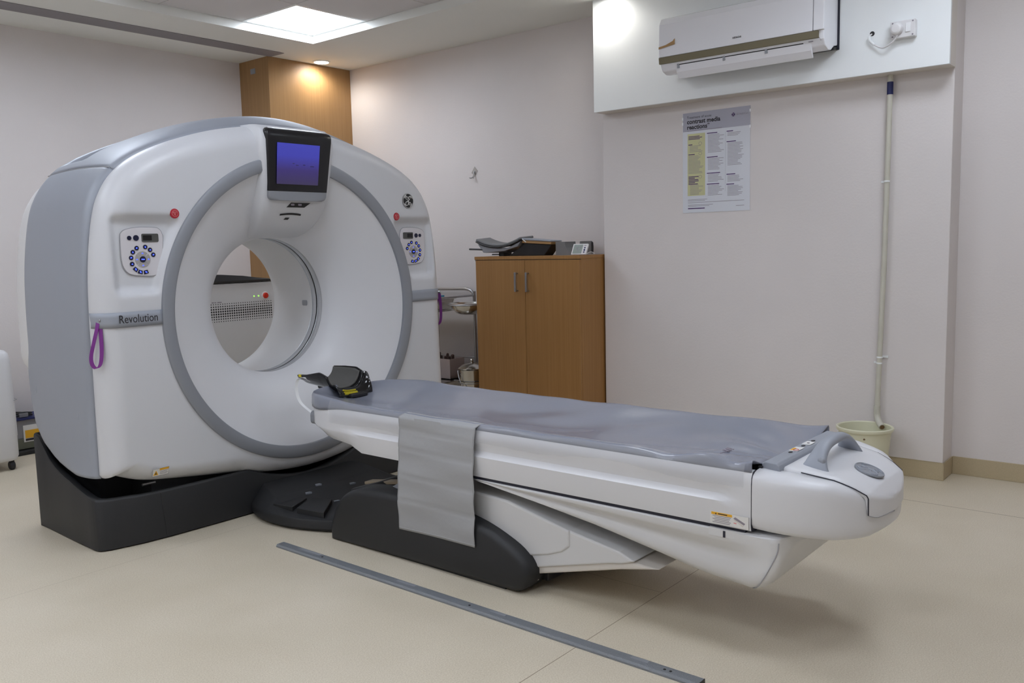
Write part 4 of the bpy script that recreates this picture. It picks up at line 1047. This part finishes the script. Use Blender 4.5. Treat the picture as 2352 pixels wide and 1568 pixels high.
PO = thing('poster', 'glossy printed medical poster with grey header taped to the pier wall', 'poster', (XP, 2.40, 1.74))
fp_ = frame((XP-.001, 2.404, 1.738), (0, -1, 0.0), (0, -.012, 1))
W2, H2 = .2165, .297
pb_ = plate(MB(), fp_, rect(-W2, W2, -H2, H2), 0, .0012).build('sheet', 'poster', PO)
hdm = plate(MB(), fp_, rect(-W2+.002, W2, H2-.110, H2), .0012, .0015).build('header_band', 'phead', PO)
plate(MB(), fp_, rect(-.184, -.068, -.196, .172), .0012, .0015).build('yellow_column', 'pyel', PO)
def pf_(x, y): return frame(fp_(x, y, .0016), (0, -1, 0), (0, -.012, 1))
text('Treatment of acute', .0205, pf_(-.188, .262), 'header_text', 'ink', hdm, .0002)
text('contrast media', .036, pf_(-.188, .232), 'header_text', 'ink', hdm, .0002, .0011)
text('reactions*', .036, pf_(-.188, .200), 'header_text', 'ink', hdm, .0002, .0011)
emblem(frame(fp_(.112, .257, .0016), (0, -1, 0), (0, 0, 1)), .0115, PO, 'pviolet', 'phead', .0003, 'poster_emblem')
text('GE HealthCare', .0155, pf_(.130, .252), 'header_text', 'greyink', hdm, .0002, 0, .78)
b = MB()
def lines(x0, x1, y, n, dy, h, mi, ind=0):
    for k in range(n):
        w_ = (x1-x0)*random.uniform(.62, 1); plate(b, fp_, rect(x0+(ind if random.random() < .7 else 0), x0+w_, y-dy*k-h, y-dy*k), .0015, .0018, mi)
random.seed(11)
plate(b, fp_, rect(-.186, .04, .1895, .192), .0015, .0018, 1)
for y, n in ((.158, 3),): lines(-.178, -.085, y, n, .008, .0042, 0)
lines(-.178, -.14, .110, 1, .01, .005, 0); lines(-.170, -.085, .100, 5, .0082, .0026, 1)
lines(-.178, -.13, .052, 1, .01, .005, 0); lines(-.178, -.08, .041, 14, .0078, .0026, 1)
lines(-.178, -.11, -.080, 6, .0088, .0048, 0); lines(-.168, -.08, -.132, 8, .0078, .0026, 1)
for y, n in ((.168, 15), (.028, 9), (-.066, 6), (-.130, 8)):
    lines(-.056, .045, y, 1, .01, .005, 0); lines(-.050, .055, y-.011, n if y != .168 else 14, .0078, .0024, 1)
for y, n in ((.168, 3), (.108, 17), (-.080, 5), (-.138, 8)):
    lines(.070, .135, y, 1, .01, .005, 0); lines(.076, .178, y-.011, n, .0078, .0024, 1)
lines(-.182, -.02, -.218, 2, .007, .0024, 1); plate(b, fp_, rect(-.182, .182, -.238, -.2355), .0015, .0018, 1)
lines(-.182, .01, -.250, 2, .007, .0024, 1); plate(b, fp_, rect(-.182, -.07, -.275, -.269), .0015, .0018, 0); plate(b, fp_, rect(.13, .182, -.268, -.2655), .0015, .0018, 1)
plate(b, fp_, rect(.0625, .0632, -.18, .17), .0015, .0017, 2)
b.build('body_text', ['pviolet', 'greyink', 'silver'], PO)
b = MB()
for y in (.112, .052, -.085):
    b.tube([fp_(-.100+.010*cos(a), y+.009*sin(a), .0016) for a in [2*PI*k/14 for k in range(15)]], .0009, 4)
b.build('pictogram', 'greyink', PO)
for x, y in ((-W2, .265), (-W2, .235), (W2, .27), (W2, .18)):
    plate(MB(), fp_, rect(x-.005, x+.004, y-.008, y+.008), .0015, .0022).build('tape', 'frost', PO)

# split air conditioner on the bulkhead
AC = thing('air_conditioner', 'white split air conditioner with open louvre on the bulkhead', 'air conditioner', (XS, 2.12, 2.38))
ay0, ay1 = 1.648, 2.592
MB().prism([(XS, 2.535), (XS-.13, 2.537), (XS-.175, 2.520), (XS-.192, 2.49), (XS-.195, 2.31), (XS-.192, 2.268), (XS-.172, 2.236), (XS-.13, 2.222), (XS-.09, 2.226), (XS-.05, 2.25), (XS, 2.262)], 1, ay0+.004, ay1-.004).build('body', 'acw', AC, bevel=.006)
fp2 = [(XS-.13, 2.5405), (XS-.180, 2.524), (XS-.200, 2.49), (XS-.208, 2.31), (XS-.196, 2.31), (XS-.190, 2.48), (XS-.13, 2.52)]
MB().prism(fp2, 1, ay0+.058, ay1).build('front_panel', 'acw', AC, bevel=.003)
MB().prism([(XS-.205, 2.534-.03), (XS-.212, 2.31), (XS-.19, 2.31), (XS-.19, 2.50)], 1, ay0, ay0+.055).build('end_trim', 'acw', AC, bevel=.004)
MB().prism([(XS-.209, 2.3085), (XS-.205, 2.274), (XS-.19, 2.274), (XS-.19, 2.3085)], 1, ay0+.03, ay1-.001).build('trim_strip', 'acstrip', AC, bevel=.001)
MB().prism([(XS-.189, 2.262), (XS-.165, 2.232), (XS-.12, 2.2212), (XS-.12, 2.25), (XS-.15, 2.268)], 1, 1.76, 2.478).build('louvre_opening', 'blackm', AC)
lv = MB().prism([(XS-.186, 2.256), (XS-.180, 2.259), (XS-.146, 2.190), (XS-.152, 2.187), (XS-.176, 2.222)], 1, 1.722, 2.494).build('louvre_flap', 'acw', AC, bevel=.002)
for y in (2.478, 2.20, 1.96):
    MB().prism([(XS-.190, 2.270), (XS-.170, 2.272), (XS-.176, 2.243), (XS-.189, 2.240)], 1, y-.007, y+.007).build('louvre_hinge', 'silver2', AC, bevel=.002)
MB().prism([(XS, 2.256), (XS-.055, 2.245), (XS-.055, 2.232), (XS, 2.240)], 1, ay0+.004, 2.55).build('mounting_plate', 'blackm', AC)
MB().box(XS-.006, XS-.0005, ay0-.006, ay0+.01, 2.24, 2.53).build('rear_edge', 'seam', AC)
fa = frame((XS-.2085, 2.12, 2.346), (0, -1, 0), (.045, 0, 1))
text('HITACHI', .0125, frame(fa(-.020, -.004, .0004), (0, -1, 0), (.045, 0, 1)), 'maker_lettering', 'ink', AC, .0003, .0003)
ta = frame((XS-.2085, 2.54, 2.372), (0, -1, 0), (.045, 0, 1))
plate(MB(), ta, [(-.050, -.016), (.052, -.002), (.052, .030), (.046, .026), (.040, .018), (-.005, .002), (-.050, -.004)], 0, .0008).build('brown_patch', 'tape', AC)
b = MB(); fi = frame((XS-.2125, 1.672, 2.27), (0, -1, 0), (.0, 0, 1))
for k in range(3): plate(MB(), frame((XS-.1935, 1.672-.004*k+.004, 2.262-.006*k+.012), (0, -1, 0), (0, 0, 1)), disc(.002, 8), 0, .001).build('status_light', 'greyink', AC)
plate(MB(), frame((XS-.1915, 1.72, 2.262), (0, -1, 0), (.3, 0, 1)), rect(-.012, .012, -.002, .002), 0, .0012).build('model_print', 'greyink', AC)

# mains box with plug and cord
SO = thing('socket_box', 'white wall socket box with rocker switch on the bulkhead', 'socket', (XS, 1.31, 2.285))
fs_ = frame((XS, 1.322, 2.2835), (0, -1, 0), (0, 0, 1))
plate(MB(), fs_, rrect(.118, .082, .004), 0, .036).build('back_box', 'plug', SO, bevel=.003)
plate(MB(), fs_, [(x+.026, y+.004) for x, y in rrect(.024, .044, .003)], .036, .041).build('rocker_switch', 'frost', SO, bevel=.002)
for x in (-.047, .047):
    for y in (-.032, .032): plate(MB(), fs_, disc(.004, 12, x, y), .036, .0375).build('screw', 'greyink', SO)
PL = thing('power_plug', 'round white plug with cord pushed into the wall socket', 'plug', (XS-.037, 1.347, 2.287))
fq = frame((XS-.0365, 1.347, 2.285), (0, -1, 0), (0, 0, 1))
MB().loft([[fq(x*s_, y*s_-.0, z) for x, y in disc(.030, 28)] for s_, z in ((1, .0002), (1, .012), (.86, .028), (.6, .032))], 0, False).build('plug_body', 'plug', PL, bevel=.002)
cpts = crom([fq(.004, -.030, .012), fq(-.002, -.042, .010), fq(-.030, -.066, .005), fq(-.070, -.076, -.008), (XS-.018, 1.455, 2.228), (XS-.016, 1.483, 2.255), (XS-.010, 1.488, 2.280), (XS+.004, 1.478, 2.292)], 7)
MB().tube(cpts, .0042, 8).build('cord', 'plug', PL)
MB().tube(crom([(XS-.0185, 1.462, 2.232), (XS-.017, 1.484, 2.256), (XS-.012, 1.488, 2.278)], 5), .0065, 8).build('cord_sleeve', 'lam', PL)
MB().lathe([(0, -.001), (.012, -.001), (.012, .0005)], (XS, 1.478, 2.292), 0, 16).build('cord_hole', 'blackm', PL)

# condensate pipe
PI_ = thing('drain_pipe', 'pale plastic drain pipe running down the pier wall to the bucket', 'pipe', (XP, 1.42, .3))
pp = [(XP-.032, 1.413, 2.12), (XP-.030, 1.414, 2.0), (XP-.030, 1.418, 1.6), (XP-.032, 1.424, 1.1), (XP-.032, 1.433, .75), (XP-.034, 1.438, .5), (XP-.036, 1.441, .36)]
MB().tube(pp, .0135, 14).build('pipe', 'pvc', PI_)
eb = crom([(XP-.036, 1.441, .37), (XP-.037, 1.440, .325), (XP-.046, 1.432, .296), (XP-.066, 1.415, .276), (XP-.088, 1.398, .266)], 6)
MB().tube([eb[0], eb[0]+Vector((0, 0, -.002))]+eb[2:], .0165, 14).build('elbow', 'pvc', PI_)
MB().tube([eb[-2]+(eb[-1]-eb[-2])*.6, eb[-1]+(eb[-1]-eb[-2]).normalized()*.0015], .0125, 12).build('pipe_mouth', 'pipe_inside' if False else 'pvcin', PI_)
MB().tube([(XP-.031, 1.4135, 2.058), (XP-.030, 1.4142, 1.995)], .0155, 12).build('tape_wrap', 'blue', PI_)
for y, z, dz in ((1.420, 1.555, 1), (1.435, .632, -1), (1.437, .600, 1)):
    MB().tube([(XP-.032, y, z-.004), (XP-.032, y, z+.004)], .0155, 14).box(XP-.006, XP-.0005, min(y, y+.035*dz), max(y, y+.035*dz), z-.005, z+.005).build('pipe_clip', 'lam', PI_)
# cream bucket
BU = thing('plastic_bucket', 'cream plastic bucket under the drain pipe by the pier wall', 'bucket', (4.655, 1.462, 0))
MB().lathe([(0, .003), (.098, .003), (.100, 0), (.104, .004), (.131, .258), (.140, .262), (.1435, .270), (.142, .278), (.136, .281), (.130, .276), (.128, .262), (.100, .010), (0, .008)], (4.66, 1.462, 0), 2, 64).build('bucket_shell', 'bucket', BU)
MB().lathe([(0, -.003), (.004, -.003), (.005, .004)], (4.535+.0, 1.425, .235), 0, 10).build('handle_hole', 'pvcin', BU)
# little plate on the column side
pc_ = plate(MB(), frame((4.19, 6.07, 2.686), (0, -1, 0), (0, 0, 1)), rrect(.062, .040, .004), 0, .004).build('name_plate', 'silver', None)
tag(pc_, 'small metal tag fixed high on the timber column', 'tag')

# ================================================================== things behind the scanner
PD = thing('power_cabinet', 'white equipment cabinet with red button seen through the scanner bore', 'equipment cabinet', (3.3, 5.45, 0))
px0, px1, py0, py1 = 2.94, 3.768, 5.34, 5.76
MB().box(px0, px1, py0, py1, .03, 1.056).build('housing', 'white2', PD, bevel=.012)
MB().box(px0+.03, px1-.03, py0+.03, py1-.03, 0, .03).build('plinth', 'dark2', PD)
MB().lathe([(0, -.016), (.018, -.015), (.021, -.010), (.021, 0)], (3.685, py0, .957), 1, 24).build('red_button', 'redp', PD)
MB().lathe([(.021, -.003), (.027, -.003), (.028, 0)], (3.685, py0, .957), 1, 24).build('button_collar', 'lam', PD)
for x, m in ((3.592, 'led'), (3.629, 'led')): MB().lathe([(0, -.003), (.005, -.003), (.005, 0)], (x, py0, .957), 1, 10).build('status_light', m, PD)
b = MB()
for i in range(36):
    for j in range(8):
        r = .0030+.0036*sin(PI*(j+.5)/8)
        b.loft([[(3.730-.0177*i+x, py0-q, .917-.0170*j+z) for x, z in disc(r, 7)] for q in (-.0004, .0005)], 0)
b.build('vent_grille', 'blackm', PD, merge=False)
b = MB()
for k, w_ in enumerate((.010, .016, .012, .020, .012)): plate(b, frame((3.237+.021*k, py0, .927), (1, 0, 0), (0, 0, 1)), rect(0, w_, 0, .006), 0, .0006)
b.build('front_lettering', 'greyink', PD)
cu_ = MB().loft([[(x, 5.45+y*q, z+.030*0) for y, z in [(-.11, 1.058), (-.125, 1.074), (-.115, 1.058+h), (.0, 1.060+h), (.2, 1.058+h), (.22, 1.074), (.20, 1.058)]] for x, h, q in ((2.98, .045, .98), (3.08, .062, 1), (3.34, .060, 1), (3.51, .046, 1), (3.62, .030, 1), (3.72, .020, .99), (3.755, .012, .96))], 0, True).build('black_cushion', 'blackm', None)
tag(cu_, 'flat black cushion lying on top of the white equipment cabinet', 'cushion')
bl_ = MB().box(3.769, 3.787, 5.38, 5.54, .90, 1.044).build('side_box', 'blue', PD)

# white appliance on casters at the wall
DH = thing('dehumidifier', 'white appliance on black casters at the edge of the room behind the scanner', 'dehumidifier', (1.95, 5.8, 0))
dx0, dx1, dy0, dy1 = 1.60, 2.075, 5.58, 5.94
rings = []
for z, i_ in ((.055, .03), (.06, .012), (.085, 0), (.40, 0), (.66, .004), (.705, .014), (.722, .032), (.728, .06)):
    rings.append([(x, y, z) for x, y in [((dx0+dx1)/2+p*(1-0), (dy0+dy1)/2+q) for p, q in rrect(dx1-dx0-2*i_, dy1-dy0-2*i_, max(.012, .05-i_))]])
MB().loft(rings, 0, True).build('casing', 'white', DH, angle=math.radians(50))
MB().box(dx1-.003, dx1+.002, 5.62, 5.655, .20, .40).build('grip_recess', 'acw', DH, bevel=.002)
MB().tube([(dx1+.001, dy0+.06, .43), (dx1+.001, dy0+.005, .425), (dx1-.02, dy0-.001, .42)], .0015, 5).build('panel_line', 'grseam', DH)
for x in (1.66, 2.03):
    for y in (5.62, 5.90): MB().lathe([(.0, -.014), (.022, -.014), (.027, -.008), (.027, .008), (.022, .014), (0, .014)], (x, y, .027), 0, 20).box(x-.012, x+.012, y-.01, y+.01, .04, .058).build('caster', 'blackm', DH)
# battery pack
BB = thing('battery_box', 'grey battery box with yellow label standing by the back wall', 'battery box', (2.40, 6.1, 0))
MB().box(2.19, 2.62, 6.0, 6.22, .030, .10).build('lower_case', 'green', BB, bevel=.004)
MB().box(2.19, 2.62, 6.0, 6.22, .10, .222).build('upper_case', 'greyb', BB, bevel=.004)
MB().box(2.17, 2.66, 5.95, 6.23, 0, .026).build('tray', 'dark', BB, bevel=.004)
lb = MB().box(2.252, 2.40, 5.9975, 6.0, .076, .185).build('label', 'paper', BB)
MB().box(2.262, 2.395, 5.9965, 5.9975, .10, .152).box(2.262, 2.395, 5.9965, 5.9975, .083, .097, 1).build('label_print', ['orange', 'ink'], lb)
MB().box(2.18, 2.63, 5.99, 6.225, .222, .232).build('blue_lid', 'blue', BB)
cc = thing('cable_coil', 'short black cable coil lying on the grey battery box', 'cable', (2.27, 6.06, .233))
MB().tube(crom([(2.21, 6.04, .238), (2.25, 6.03, .25), (2.31, 6.04, .245), (2.34, 6.07, .24), (2.30, 6.10, .252), (2.24, 6.10, .262), (2.22, 6.06, .255), (2.27, 6.03, .265), (2.33, 6.05, .256)], 6), .006, 8).build('cable', 'blackm', cc)
MB().box(2.245, 2.30, 6.02, 6.06, .234, .262).build('connector', 'greyb', cc, bevel=.004)

# room ambience: a soft even sky seen by nothing, the room is closed
w = bpy.data.worlds.new('room_world'); S.world = w; w.use_nodes = True
w.node_tree.nodes['Background'].inputs['Color'].default_value = (.05, .05, .05, 1)
w.node_tree.nodes['Background'].inputs['Strength'].default_value = .1
S.cycles.use_denoising = True
S.cycles.max_bounces = 10; S.cycles.diffuse_bounces = 6; S.cycles.glossy_bounces = 4; S.cycles.transparent_max_bounces = 12
S.cycles.sample_clamp_indirect = 6
S.cycles.caustics_reflective = False; S.cycles.caustics_refractive = False
